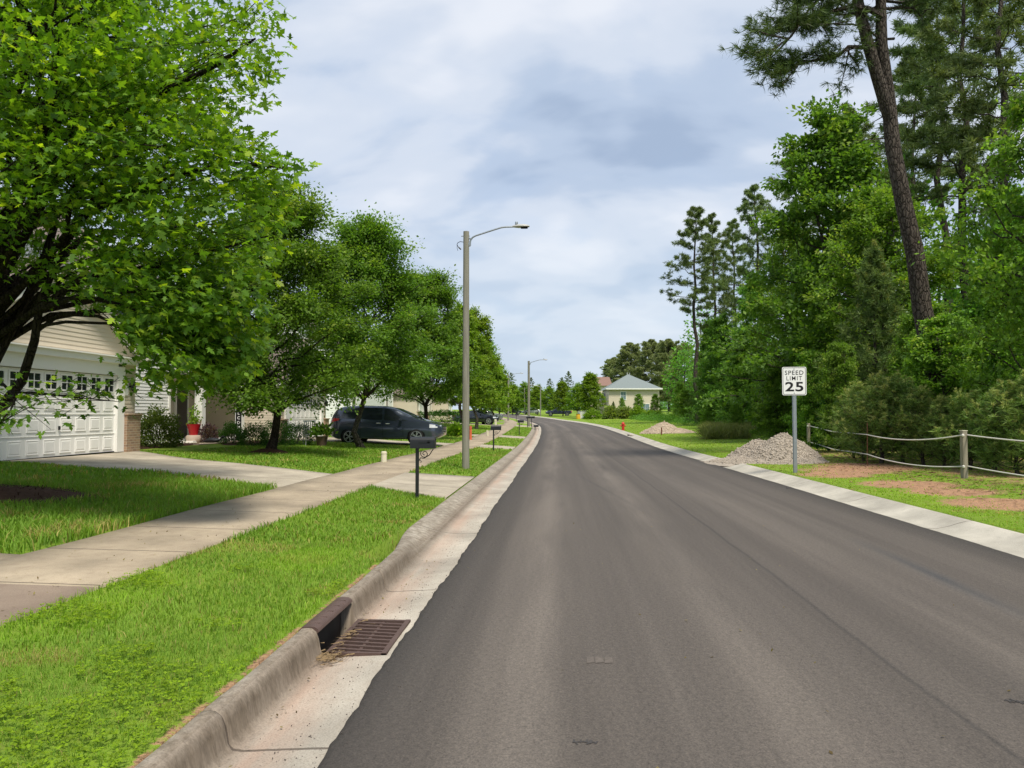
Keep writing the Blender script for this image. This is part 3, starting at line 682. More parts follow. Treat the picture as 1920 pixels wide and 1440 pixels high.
def pine(seed, H, cb, Rr, nbr, r0, pal, parent, k=14, L=.30, w=.022, lean=(0, 0), ntf=6, nsub=6, prof=None, extra=None, droop=.0, stubs=8, flat=.35, tp_=.85):
    r = np.random.default_rng(seed); tr = MB(); prof = prof or (lambda u: (1-u)**.55*(.55+.45*min(1, u/.25)))
    p = arc((0, 0, -.2), (lean[0], lean[1], H), r, 0, .012, 12); rr = (np.linspace(1, .10, 12)**tp_)*r0; rr[0] *= 1.2; tr.tube(p, rr, 10)
    PP = []; DD = []
    def limb(b0, tip, rad, sagv, ns, nt_):
        br = arc(b0, tip, r, sagv, .07, 7); tr.tube(br, np.linspace(1, .2, 7)*rad, 5, cap=False); L_ = np.linalg.norm(np.array(tip)-b0); od = unit(np.array(tip)-b0)
        ws = np.r_[np.linspace(.32, .95, ns-1), 1.0]; q = lerp_path(br, ws)
        for j in range(ns):
            sd = od*r.uniform(.25, .9)+r.normal(0, .8, 3)*np.array([1, 1, .4]); sd[2] += .22; sd = unit(sd); sl_ = L_*r.uniform(.16, .36)*(1.15-.5*ws[j])
            e = q[j]+sd*sl_; tr.tube([q[j], (q[j]+e)/2+np.array([0, 0, -.03*sl_]), e], [rad*.35, rad*.25, rad*.12], 4, cap=False)
            wt = r.uniform(.35, 1.05, nt_)[:, None]; PP.append(q[j]+(e-q[j])*wt+r.normal(0, .13*sl_+.05, (nt_, 3))*np.array([1, 1, flat+.25])); dd = sd+r.normal(0, .4, (nt_, 3)); dd[:, 2] += .35; DD.append(dd)
    for i in range(nbr):
        u = (i+.5)/nbr; ht = cb+(H-cb)*u; a = i*2.39996+r.uniform(-.6, .6); rad = Rr*prof(u)*r.uniform(.5, 1.08)
        b0 = lerp_path(p, np.array([ht/H]))[0]; up = rad*(.08+.45*u)-droop*rad*(1-u)
        limb(b0, b0+np.array([math.cos(a)*rad, math.sin(a)*rad, up+r.normal(0, .08*rad)]), max(.012, r0*.24*(1-.6*u)*(.4+.6*rad/Rr)), -.06, nsub, ntf)
    for i in range(stubs):
        ht = cb*r.uniform(.45, 1.0); a = r.uniform(0, 6.28); b0 = lerp_path(p, np.array([ht/H]))[0]; l_ = r.uniform(.4, 1.6)
        tr.tube([b0, b0+np.array([math.cos(a)*l_, math.sin(a)*l_, r.uniform(-.3, .1)*l_])], [.03, .008], 4)
    if extra:
        for (b0, tip, rad, sg, ns, nt_) in extra: limb(np.array(b0, float), np.array(tip, float), rad, sg, ns, nt_)
    tr.build('trunk', M['bark_pine'], parent, True)
    P = np.concatenate(PP); D = np.concatenate(DD); V, F, C = tufts(P, D, r, k, L, w, pal)
    mesh_np('crown', V, [F], M['needle'], parent, col=C)
def young_pine(seed, H, Rr, nbr, pal, parent, k=12, L=.20, w=.014, tip=.12, tipcol=np.array((.30, .33, .09)), upw=.5, ntf=9, r0=.05, prof=None):
    r = np.random.default_rng(seed); tr = MB(); prof = prof or (lambda u: (1-u)**.8*(.7+.3*min(1, u/.15)))
    p = arc((0, 0, -.05), (r.normal(0, .04*H), r.normal(0, .04*H), H), r, 0, .02, 8); tr.tube(p, np.linspace(1, .15, 8)*r0, 7)
    PP = []; DD = []
    for i in range(nbr):
        u = ((i+.5)/nbr); ht = H*(.04+.95*u); a = i*2.39996+r.uniform(-.5, .5); rad = Rr*prof(u)*r.uniform(.6, 1.12)+.05*H*.3
        b0 = lerp_path(p, np.array([ht/H]))[0]; e = b0+np.array([math.cos(a)*rad, math.sin(a)*rad, rad*upw*r.uniform(.5, 1.3)])
        br = arc(b0, e, r, -.10, .05, 5); tr.tube(br, np.linspace(1, .25, 5)*max(.008, r0*.22), 4, cap=False)
        wt = r.uniform(.15, 1.03, ntf); q = lerp_path(br, wt)+r.normal(0, .06*rad+.02, (ntf, 3)); PP.append(q)
        dd = unit(e-b0)*.8+r.normal(0, .35, (ntf, 3)); dd[:, 2] += .45; DD.append(dd)
    tr.build('trunk', M['bark_pine'], parent, True)
    P = np.concatenate(PP); D = np.concatenate(DD); V, F, C = tufts(P, D, r, k, L, w, pal)
    if tip:       # upright pale candles at the branch ends
        n = int(len(P)*tip); idx = r.choice(len(P), n, False, p=np.clip(P[:, 2], .05, None)/np.clip(P[:, 2], .05, None).sum())
        V2, F2, C2 = tufts(np.repeat(P[idx], 3, 0)+np.array([0, 0, 1])*r.uniform(0, L*1.1, (3*n, 1)), np.tile([[0, 0, 1.0]], (3*n, 1)), r, k, L*.55, w, (tipcol*.7, tipcol*1.1), .5)
        F = np.concatenate([F, F2+len(V)]); V = np.concatenate([V, V2]); C = np.concatenate([C, C2])
    mesh_np('crown', V, [F], M['needle'], parent, col=C)
def bush(name, label, loc, rx, rz, n, size, pal, seed, mat='leaf', tmpl=OVAL, cat='bush', group=None, boxy=2.2, rotz=0, shell=.55):
    r = np.random.default_rng(seed); t = thing(name, label, cat, loc, rotz, group)
    d = unit(r.normal(0, 1, (n, 3))); d[:, 2] = np.abs(d[:, 2])*1.0; rad = (shell+(1-shell)*r.random((n, 1)))**.6
    lob = 1+.13*np.sin(4*np.arctan2(d[:, 1], d[:, 0])+seed)[:, None]+.10*np.sin(7*d[:, 2:3]*2+seed)
    nrm = (np.abs(d[:, 0])**boxy+np.abs(d[:, 1])**boxy+np.abs(d[:, 2])**boxy)**(1/boxy)
    rr = rx if isinstance(rx, tuple) else (rx, rx)
    P = d/nrm[:, None]*rad*lob*np.array([rr[0], rr[1], rz])*.92+r.normal(0, .03*rz, (n, 3)); P[:, 2] = np.abs(P[:, 2])+.03
    V, F, C = leaves(P, d*1.2, r, size, tmpl, pal, up=.5, jit=.8, droop=0, tips=(r.random(n) < .15)*.6)
    mesh_np('foliage', V, [F], M[mat], t, col=C)
    st = MB()
    for q in range(7):
        a = r.uniform(0, 6.28); st.tube([(math.cos(a)*.03, math.sin(a)*.03, -.05), (math.cos(a)*rr[0]*.4, math.sin(a)*rr[1]*.4, rz*.55)], [.018, .008], 4)
    st.build('stem', M['bark_grey'], t); return t
A = np.array
P_MAPLE = (A((.066, .145, .018)), A((.160, .270, .028)), A((.36, .46, .045)))
P_STREET = (A((.072, .160, .024)), A((.150, .270, .036)), A((.36, .43, .08)))
P_STREET2 = (A((.105, .190, .018)), A((.200, .300, .028)), A((.36, .42, .06)))
P_WOOD = (A((.074, .172, .032)), A((.152, .280, .048)), A((.36, .43, .08)))
P_WOOD2 = (A((.100, .210, .032)), A((.195, .330, .048)), A((.42, .46, .09)))
P_PINE = (A((.050, .090, .028)), A((.105, .155, .050)))
P_PINE2 = (A((.095, .150, .050)), A((.185, .240, .085)))
P_YOUNG = (A((.085, .150, .045)), A((.175, .240, .075)))

# near maple at the left edge: limbs seen low in the picture are laid out along the depth of the trunk
mb = at(-45, 11.4); mz = gz(*mb)
def rel(px, py, d):
    x, y = at(px, d); return (x-mb[0], y-mb[1], zof(py, d)-mz)
t = thing('maple_tree', 'big maple with dark spreading limbs and large pointed leaves in front of the garage', 'tree', (mb[0], mb[1], mz))
ex = [([(0, 0, .9), rel(-10, 780, 11.4), rel(40, 715, 11.2), rel(62, 640, 11.0), rel(72, 560, 10.8), rel(110, 470, 10.6), rel(190, 330, 10.2)], .085, .03, 0, .4),
      ([(0, 0, 1.3), rel(-15, 680, 11.4), rel(25, 600, 11.5), rel(70, 510, 11.6), rel(95, 420, 11.6), rel(80, 250, 11.8)], .10, .04, 0, .4),
      ([rel(60, 625, 11.0), rel(110, 588, 10.8), rel(180, 592, 10.5), rel(250, 620, 10.3), rel(330, 655, 10.1), rel(400, 700, 10.0)], .032, .008, 260, .55),
      ([rel(64, 612, 11.0), rel(120, 603, 10.6), rel(200, 606, 10.3), rel(300, 640, 10.0), rel(380, 640, 9.8)], .028, .008, 260, .5),
      ([rel(20, 735, 11.2), rel(80, 738, 10.2), rel(140, 745, 9.6), rel(215, 752, 9.3)], .020, .005, 150, .40),
      ([rel(5, 720, 11.2), rel(30, 745, 9.8), rel(20, 770, 9.2), rel(-5, 800, 8.9)], .020, .005, 120, .4),
      ([(0, 0, 2.6), rel(120, 280, 10.5), rel(260, 180, 9.6), rel(400, 110, 9.0), rel(470, 60, 8.7)], .07, .012, 2860, .35),
      ([(0, 0, 2.4), rel(150, 400, 10.2), rel(300, 330, 9.4), rel(420, 300, 9.0), rel(560, 312, 8.8)], .06, .010, 2340, .35),
      ([(0, 0, 2.2), rel(150, 520, 10.4), rel(280, 500, 9.7), rel(390, 470, 9.4), rel(500, 440, 9.2)], .05, .010, 2340, .35),
      ([rel(72, 560, 10.8), rel(180, 560, 10.2), rel(290, 590, 9.8), rel(380, 640, 9.6), rel(410, 700, 9.6)], .04, .008, 2340, .45),
      ([rel(70, 580, 10.8), rel(170, 545, 10.0), rel(300, 545, 9.5), rel(430, 560, 9.3), rel(480, 600, 9.2)], .04, .008, 2340, .4),
      ([(0, 0, 3.0), rel(60, 300, 9.6), rel(90, 160, 8.8), rel(95, 60, 8.4)], .05, .01, 1300, .5),
      ([(0, 0, 2.5), rel(30, 420, 9.5), rel(60, 330, 8.9), rel(110, 270, 8.6)], .045, .01, 1170, .5)]
def maple_keep(P, low=False):
    # natural outline of this crown: reach toward the street and the clear space over the driveway
    x, y, z = P[:, 0]+mb[0], P[:, 1]+mb[1], P[:, 2]+mz; dp = -x*SY+y*CY; a = 960+FPX*(x*CY+y*SY)/np.maximum(dp, .5); b = 775-FPX*(z-CAMH)/np.maximum(dp, .5)
    edge = np.interp(b, [-900, 0, 130, 185, 225, 255, 305, 345, 400, 450, 520, 600, 680, 740, 800], [380, 530, 522, 505, 430, 500, 578, 560, 545, 535, 500, 508, 485, 440, 390])
    bot = np.interp(a, [-400, 0, 100, 200, 250, 300, 400, 520], [600, 560, 565, 590, 680, 775, 800, 730])
    e2 = edge+14*np.sin(b*.11)+9*np.sin(b*.31+a*.05)
    ok = (dp > 8.0) & (a < e2) & (b < bot+12*np.sin(a*.09))
    if low: ok |= (b > 655) & (a < 262) & (b < 815) & (dp > 8.4)
    return ok
broadleaf(11, 11.2, 2.9, 5.2, 180, 70000, .108, MAPLE, P_MAPLE, .17, 'maple', 'bark_dark', t, prof=lambda u: (1-u)**.42*min(1, u/.25+.62), multi=3, extra=ex, sag=.10, layer=.24, spread=.62, crown_off=(.3, .2), twl=.26, keep=maple_keep)

# street maples along the front lawns
def street(px, d, H, cb, Rr, seed, label, pal=P_STREET, nleaf=40000, size=.115, r0=.13, bark='bark_grey', name='street_tree', group=None, multi=1, prof=None):
    x, y = at(px, d); t = thing(name, label, 'tree', (x, y, gz(x, y)), 0, group)
    broadleaf(seed, H, cb, Rr, max(50, int(20*Rr)), nleaf, size, OVAL, pal, r0, 'leaf', bark, t, multi=multi, prof=prof or (lambda u: (1-u)**.55*min(1, u/.2+.6)), sag=.10, layer=.6, twl=.36)
    return t
street(505, 24.5, 8.3, 1.65, 3.6, 21, 'dark trunked street tree on the lawn before the porch, ringed by mulch', nleaf=95000, size=.118, bark='bark_dark', r0=.15)
street(681, 31.0, 9.0, 2.6, 3.7, 22, 'street tree with slim grey trunk standing in front of the minivan', nleaf=95000, size=.125)
street(800, 43.5, 9.3, 2.4, 3.5, 23, 'dark forked street tree just beyond the minivan bonnet', bark='bark_dark', multi=2, nleaf=62000, size=.15)
street(863, 52.0, 8.4, 2.0, 2.5, 24, 'pale trunked street tree behind the tall wooden lamp pole', pal=P_STREET2, nleaf=36000, size=.17)
street(893, 64.0, 9.8, 1.8, 2.6, 25, 'bright green street tree showing just right of the lamp pole', pal=P_STREET2, nleaf=26000, size=.18)
street(908, 80.0, 8.6, 1.8, 2.9, 26, 'yellow green street tree above the silver car', pal=P_STREET2, nleaf=20000, size=.22)
street(922, 98.0, 7.9, 1.8, 3.0, 27, 'furthest full street tree of the left row, beside the far lamp pole', pal=P_STREET2, nleaf=17000, size=.26)
street(938, 122.0, 7.0, 1.6, 3.0, 28, 'small distant street tree where the sidewalk bends away', pal=P_STREET2, nleaf=12000, size=.32)

# ---- prototypes for the right-hand woods; the first use of each is the prototype itself
PROTO = {}
def proto(key, fn):
    t = thing('broadleaf_tree', '', 'tree'); fn(t); PROTO[key] = [t, False]
proto('B1', lambda t: broadleaf(31, 12, .6, 4.0, 95, 46000, .19, OVAL, P_WOOD, .16, 'leaf', 'bark_grey', t, prof=lambda u: (1-u)**.5*min(1, u/.2+.65), layer=.5))
proto('B2', lambda t: broadleaf(32, 12, 1.2, 4.4, 95, 46000, .19, OVAL, P_WOOD2, .16, 'leaf', 'bark_grey', t, prof=lambda u: math.sin(math.pi*min(1, .18+.82*u))**.6, layer=.45, multi=2))
proto('B3', lambda t: broadleaf(33, 7, .1, 3.2, 80, 34000, .16, OVAL, P_WOOD2, .09, 'leaf', 'bark_grey', t, prof=lambda u: (1-u)**.5*min(1, u/.1+.8), layer=.4, multi=3))
proto('B4', lambda t: broadleaf(34, 12, .4, 3.6, 95, 46000, .18, OVAL, P_WOOD, .14, 'leaf', 'bark_grey', t, prof=lambda u: (1-u)**.75*min(1, u/.1+.75), layer=.35))
proto('P1', lambda t: pine(41, 24, 12.5, 4.4, 37, .26, P_PINE2, t, k=11, L=.42, w=.045, ntf=9, nsub=7))
proto('P2', lambda t: pine(42, 24, 11.0, 4.8, 37, .28, P_PINE2, t, k=11, L=.42, w=.045, ntf=9, nsub=7, lean=(.8, .3)))
proto('P3', lambda t: pine(43, 20, 3.0, 5.2, 90, .28, (A((.17, .21, .09)), A((.29, .33, .15))), t, k=11, L=.60, w=.085, ntf=11, nsub=9, prof=lambda u: math.sin(math.pi*min(1, .25+.75*u))**.7))  # needle colours lightened to paint in the haze of distance
proto('Y1', lambda t: young_pine(51, 8, 2.3, 90, P_YOUNG, t, k=13, L=.30, w=.026, tip=.03, ntf=20, r0=.10))
P_YTH = (A((.105, .195, .045)), A((.215, .310, .08)))
proto('Y2', lambda t: young_pine(52, 2.6, 1.0, 60, P_YTH, t, k=15, L=.19, w=.012, tip=.22, tipcol=A((.42, .47, .16)), ntf=10, upw=1.3))
proto('Y3', lambda t: young_pine(53, 2.4, 1.15, 60, P_YTH, t, k=15, L=.19, w=.012, tip=.20, tipcol=A((.42, .47, .16)), ntf=10, upw=1.1, prof=lambda u: (1-u)**.5))
proto('C1', lambda t: broadleaf(54, 3, .05, .95, 70, 15000, .075, OVAL, (A((.030, .095, .020)), A((.062, .150, .030)), A((.10, .19, .04))), .05, 'leaf', 'bark_grey', t, prof=lambda u: (1-u)**.6*min(1, u/.1+.75), layer=.8, twl=.3))
proto('S1', lambda t: broadleaf(35, 8, 1.7, 3.3, 80, 24000, .22, OVAL, P_STREET2, .12, 'leaf', 'bark_grey', t, prof=lambda u: (1-u)**.55*min(1, u/.2+.6), layer=.5))
proto('S2', lambda t: broadleaf(36, 8, 1.8, 3.6, 80, 24000, .22, OVAL, P_STREET2, .12, 'leaf', 'bark_grey', t, prof=lambda u: math.sin(math.pi*min(1, .22+.78*u))**.6, layer=.5))
NM = {'S': 'street_tree', 'B': 'broadleaf_tree', 'P': 'pine_tree', 'Y': 'young_pine', 'C': 'cedar_tree'}
def plant(key, px, d, ytop, label, wide=1.0, rot=0, group=None, lean=(0, 0), cat='tree'):
    x, y = at(px, d); z = gz(x, y); h0 = {'S1': 8, 'S2': 8, 'B1': 12, 'B2': 12, 'B3': 7, 'B4': 12, 'P1': 24, 'P2': 24, 'P3': 20, 'Y1': 8, 'Y2': 2.6, 'Y3': 2.4, 'C1': 3}[key]
    k = (zof(ytop, d)-z)/h0*.97; sc = (k*wide, k*wide, k); src, used = PROTO[key]
    if not used:
        o = src; PROTO[key][1] = True; o.location = (x, y, z); o.rotation_euler = (lean[0], lean[1], rot); o.scale = sc; o['label'] = label
        if group: o['group'] = group
    else: o = dup(src, (x, y, z), rot, label, group, sc, lean)
    o.name = NM[key[0]]; o['category'] = cat
    return o

# tall forked pine behind the rope fence
x, y = at(1768, 26.5); bz = gz(x, y)
def rp(px, py, d):
    q = at(px, d); return (q[0]-x, q[1]-y, zof(py, d)-bz)
t = thing('pine_tree', 'tall forked pine with thick scaly trunk leaning left behind the rope fence', 'tree', (x, y, bz))
tr_top = rp(1656, -60, 26.0)
ex = [(rp(1672, 20, 26), rp(1445, 90, 24.0), .11, .10, 15, 22), (rp(1655, 70, 26), rp(1475, 150, 24.5), .09, .10, 14, 20), (rp(1650, -60, 26), rp(1490, 20, 24.5), .09, .05, 14, 20),
      (rp(1640, -40, 26), rp(1465, -45, 25), .08, .03, 13, 18), (rp(1690, -60, 26), rp(1500, -20, 27), .08, .02, 8, 11), (rp(1690, 60, 26.2), rp(1560, 30, 25), .05, .02, 6, 9),
      (rp(1665, 60, 26), rp(1575, 100, 25.3), .04, .03, 5, 8)]
pine(45, 19.5, 15.6, 4.2, 26, .37, P_PINE, t, tp_=.6, k=22, L=.30, w=.015, lean=(tr_top[0]*1.22, tr_top[1]*1.1), ntf=9, nsub=7, extra=ex, stubs=2)
fk = MB(); fk.tube([rp(1679, 215, 26.2), rp(1655, 130, 25.9), rp(1637, 60, 25.8), rp(1622, -10, 25.8), rp(1600, -160, 25.8)], [.22, .20, .185, .175, .12], 10); fk.build('forked_stem', M['bark_pine'], t, True)

W = plant
W('P2', 1812, 41, -170, 'pine with straight dark trunk right of the leaning forked pine', rot=.4)
W('P1', 1778, 47, -120, 'pine behind the two dark trunks, its thinner stem on their left', rot=2.1)
W('P1', 1722, 62, 60, 'slender background pine between the forked pine and the twin dark trunks', rot=4.0)
W('B4', 1905, 33, 350, 'broadleaf crown right of the twin dark pine trunks', rot=1.2, wide=.9)
W('P2', 1905, 36, -260, 'tall pine at the right edge with needles against the sky', rot=1.0)
W('B1', 1565, 41, 190, 'tall full broadleaf tree rising above the speed limit sign', rot=.3, wide=.98)
W('B2', 1665, 36, 350, 'broadleaf tree with pale yellow green twigs before the forked pine trunk', rot=1.4, wide=.95)
W('P1', 1598, 58, 175, 'pine top showing behind the tall full broadleaf tree', rot=5.0)
W('P2', 1436, 72, 330, 'bent pine with open crown left of the tall broadleaf tree', rot=2.6)
W('P1', 1500, 66, 262, 'pine half hidden between the bent pine and the tall broadleaf tree', rot=.9)
W('P1', 1306, 84, 374, 'outermost pine with clear bare trunk at the edge of the woods', rot=3.3, wide=1.05)
W('P2', 1348, 88, 385, 'pine just inside the outermost bare trunked pine', rot=1.9, wide=.85)
W('P1', 1378, 92, 400, 'thin pine third in from the open end of the woods', rot=.2, wide=.9)
W('B4', 1415, 62, 515, 'broadleaf tree under the bent pine with long dark trunk', rot=2.0, wide=1.0)
W('B2', 1490, 50, 420, 'broadleaf tree behind the sign, left of the tall broadleaf', rot=.8, wide=.7)
W('B1', 1352, 74, 590, 'rounded broadleaf tree under the pair of thin pines', rot=3.1)
W('B4', 1330, 90, 600, 'leafy tree at the foot of the outermost bare trunk', rot=4.4, wide=.9)
W('B1', 1392, 58, 640, 'lower broadleaf tree above the big gravel pile', rot=5.2, wide=1.1)
W('Y1', 1640, 33, 452, 'tall dark young pine with soft needles right of the sign', rot=.5, wide=.95)
W('Y1', 1450, 47, 660, 'young pine between the gravel pile and the woods', rot=2.5, wide=1.1)
W('Y1', 1318, 76, 690, 'dark cone shaped pine at the open corner of the woods', rot=1.2, wide=1.2)
W('Y1', 1560, 45, 560, 'grey green young pine straight above the sign post', rot=3.8)
W('B3', 1520, 36, 655, 'bushy light green sapling right behind the speed limit sign', rot=.1, wide=.8)
W('B3', 1462, 41, 690, 'bushy sapling left of the speed limit sign', rot=1.7)
W('B3', 1575, 30, 640, 'light green sapling between the sign and the tall young pine', rot=2.9, wide=.7)
W('B2', 1985, 20, 40, 'leafy hardwood filling the right edge above the fence', rot=2.2, wide=.75, lean=(0, -.10))
W('B4', 1880, 29, 420, 'hardwood with a mottled trunk behind the near fence post', rot=3.6, wide=1.1)
W('B3', 1772, 25.4, 590, 'low layered tree spreading over the young pines', rot=4.1, wide=1.15)
W('B3', 1895, 25, 585, 'low layered tree above the rope near the right edge', rot=5.3, wide=.9)
W('B3', 1695, 31, 670, 'low leafy tree at the foot of the forked pine', rot=.6, wide=.8)
YP = 'young pines lining the rope fence'
for i, (px, d, yt, key, lb) in enumerate([(1618, 24.5, 722, 'Y2', 'young pine with pale candles beside the rusty rod, leftmost of the thicket'), (1650, 23.3, 712, 'Y3', 'young pine with upright pale shoots, second from the left in the thicket'), (1690, 23.0, 720, 'Y2', 'young pine in the middle of the thicket under the forked pine'),
        (1730, 22.0, 735, 'Y3', 'broad young pine left of the near fence post'), (1768, 21.0, 748, 'Y2', 'young pine close behind the near fence post on its left'), (1815, 20.0, 742, 'Y3', 'dark young pine straight behind the near fence post'), (1862, 19.0, 738, 'Y2', 'young pine just right of the near fence post'),
        (1905, 18.2, 725, 'Y3', 'young pine cut by the right edge behind the rope'), (1600, 26.0, 765, 'Y3', 'small young pine low beside the cedar'), (1945, 17.5, 700, 'Y2', 'young pine beyond the right end of the rope')]):
    W(key, px, d, yt, lb, rot=i*1.3, wide=1.3, group=YP)
W('B3', 1735, 29.5, 560, 'leafy sapling half covering the base of the forked pine trunk', rot=2.2, wide=.7)
W('C1', 1553, 31, 742, 'round topped green cedar by the far fence post', rot=0, wide=1.05)
# far pines and yard trees
FP = 'pines behind the hip roofed house'
for i, (px, d, yt, lb, wd) in enumerate([(1152, 232, 668, 'distant pine lowest and leftmost behind the hip roofed house', 1.2), (1182, 225, 640, 'distant round topped pine above the hip roof ridge', 1.3), (1222, 215, 634, 'distant pine crown right of the hip roof ridge', 1.25), (1254, 205, 633, 'distant pine crown between the house and the woods', 1.2), (1284, 190, 640, 'distant pine nearest the woods edge', 1.1)]):
    W('P3', px, d, yt, lb, rot=i*1.7, wide=wd, group=FP)
for i, (px, d, yt, lb) in enumerate([(1066, 262, 694, 'small far pine rising over the yard trees'), (1054, 275, 706, 'shorter far pine beside the small far pine over the yard trees'), (1031, 270, 708, 'far open pine just right of the second lamp pole'), (996, 275, 706, 'far open pine behind the second lamp pole'), (958, 268, 697, 'far open pine where the left row of trees ends')]):
    W('P1', px, d, yt, lb, rot=i*1.1)
YT = 'young trees in the far yards'
for i, (px, d, yt, lb, key) in enumerate([(1107, 138, 700, 'bright green tree close in front of the hip roofed house', 'S1'), (1083, 150, 722, 'yard tree second from the hip roofed house', 'S2'), (1055, 160, 716, 'full yard tree behind the dark pickup', 'S1'), (1030, 172, 728, 'yard tree left of the dark pickup', 'S2'), (1008, 182, 722, 'yard tree by the third thin lamp pole', 'S1'), (984, 190, 720, 'yard tree seen between the far lamp poles', 'S2'), (962, 196, 722, 'yard tree at the left end of the far yards', 'S1')]):
    W(key, px, d, yt, lb, rot=i*2.3, wide=1.05, group=YT)
for i, (px, d, yt, lb, key, w_) in enumerate([(1197, 128, 738, 'loose shrub tree against the hip roofed house wall', 'B3', .8), (1229, 120, 738, 'taller shrub tree at the right corner of the hip roofed house', 'B3', .8), (1150, 132, 752, 'thin conifer in front of the hip roofed house', 'Y1', .9), (1166, 136, 745, 'light green sapling before the lower house window', 'B3', .6), (1276, 105, 715, 'pale leafy tree at the near corner of the woods', 'B3', .75), (1286, 92, 730, 'shrubby tree at the open end of the woods', 'B3', 1.1), (1330, 66, 745, 'shrubby growth at the woods edge behind the tall grass', 'B3', .9), (1380, 54, 755, 'low sapling behind the left flank of the gravel pile', 'B3', .9)]):
    W(key, px, d, yt, lb, rot=i*1.9, wide=w_)
# backing woods: one mass
r = np.random.default_rng(77); PP = []; DD = []; CC = []; tk = MB()
for i in range(130):
    s_ = r.uniform(12, 118); tt_ = r.uniform(21, 48)+max(0, s_-120)*.05; x, y = PS(s_, tt_); z = float(zg(s_, tt_)); h = r.uniform(8, 17)*(1 if s_ < 110 else .8); rr = r.uniform(2.2, 3.8)
    n = 800; d = unit(r.normal(0, 1, (n, 3))); p = d*r.uniform(.5, 1, (n, 1))**.5*np.array([rr, rr, h*.46])*(1+.2*np.sin(5*d[:, :1]*3+i)); p += np.array([x, y, z+h*.52])
    PP.append(p); DD.append(d); CC.append(np.full(n, r.random()))
    tk.tube([(x, y, z-.2), (x+r.normal(0, .3), y, z+h*.8)], [.17, .06], 5)
for px in np.arange(925, 1340, 8.0):
    for q in range(2):
        d_ = r.uniform(262, 300); x, y = at(px+r.uniform(-5, 5), d_); z = gz(x, y); h = r.uniform(6, 9)*(.62 if px > 1125 else 1); rr = r.uniform(3, 4.5); n = 420; d = unit(r.normal(0, 1, (n, 3)))
        PP.append(d*r.uniform(.5, 1, (n, 1))**.5*np.array([rr, rr, h*.55])+np.array([x, y, z+h*.42])); DD.append(d); CC.append(np.full(n, r.random()))
P = np.concatenate(PP); D = np.concatenate(DD); V, F, C = leaves(P, D, r, .46, OVAL, P_WOOD, jit=.7)
C *= np.repeat(.75+.5*np.concatenate(CC), 4)[:, None]
props(mesh_np('woods', V, [F], M['leaf'], col=C), 'deep mass of woodland filling in behind the roadside trees', 'woods', kind='stuff')
tk.build('woodland_stems', M['bark_pine'], bpy.data.objects['woods'])
# (far fill is part of the woods mass above)
# low undergrowth at the woods edge
PP = []; DD = []
for i in range(170):
    s_ = r.uniform(11, 120); tt_ = r.uniform(12.6, 17)+(s_ > 40)*1.5; x, y = PS(s_, tt_); z = float(zg(s_, tt_)); h = r.uniform(.5, 1.5)
    n = 170; d = unit(r.normal(0, 1, (n, 3))); d[:, 2] = np.abs(d[:, 2]); PP.append(d*r.uniform(.4, 1, (n, 1))*np.array([.9, .9, h])+np.array([x, y, z])); DD.append(d)
P = np.concatenate(PP); D = np.concatenate(DD); V, F, C = leaves(P, D, r, .16, OVAL, P_WOOD, jit=.8)
props(mesh_np('undergrowth', V, [F], M['leaf'], col=C), 'low leafy undergrowth along the foot of the woods', 'undergrowth', kind='stuff')
# tall grass at the woods edge beyond the gravel pile
n = 2600; xy = [at(px, d) for px, d in zip(r.uniform(1318, 1405, n), r.uniform(46, 60, n))]; x = A([q[0] for q in xy]); y = A([q[1] for q in xy]); s_, t_ = ST(x, y); z = zg(s_, t_)
V, F, C = tufts(np.stack([x, y, z], 1), np.tile([[0, 0, 1.0]], (n, 1)), r, 3, 1.0, .03, (A((.13, .17, .05)), A((.24, .24, .10))), .35)
props(mesh_np('tall_grass', V, [F], M['grass'], col=C), 'tall pale grass standing at the woods edge behind the gravel', 'grass', kind='stuff')

# ------------------------------------------------------------------ street furniture
def text_mesh(name, txt, h, mat, parent, M4, sx=1.0, bold=0, width=None, sp=1.0):
    cu = bpy.data.curves.new('lettering', 'FONT'); cu.body = txt; cu.size = 1; cu.align_x = 'CENTER'; cu.extrude = 0; cu.space_character = sp; cu.offset = bold; cu.resolution_u = 3
    o = bpy.data.objects.new('tmp', cu); COL.objects.link(o); dg = bpy.context.evaluated_depsgraph_get()
    me = bpy.data.meshes.new_from_object(o.evaluated_get(dg)); bpy.data.objects.remove(o)
    vs_ = [v.co.copy() for v in me.vertices]
    ys = [v.y for v in vs_]; xs = [v.x for v in vs_]; k = h/(max(ys)-min(ys)); cx = (max(xs)+min(xs))/2; y0 = min(ys)
    if width: sx = width/((max(xs)-min(xs))*k)
    for v, c in zip(me.vertices, vs_): v.co = M4 @ Vector(((c.x-cx)*k*sx, (c.y-y0)*k, 0))
    me.name = name; return link_mesh(name, me, mat, parent)
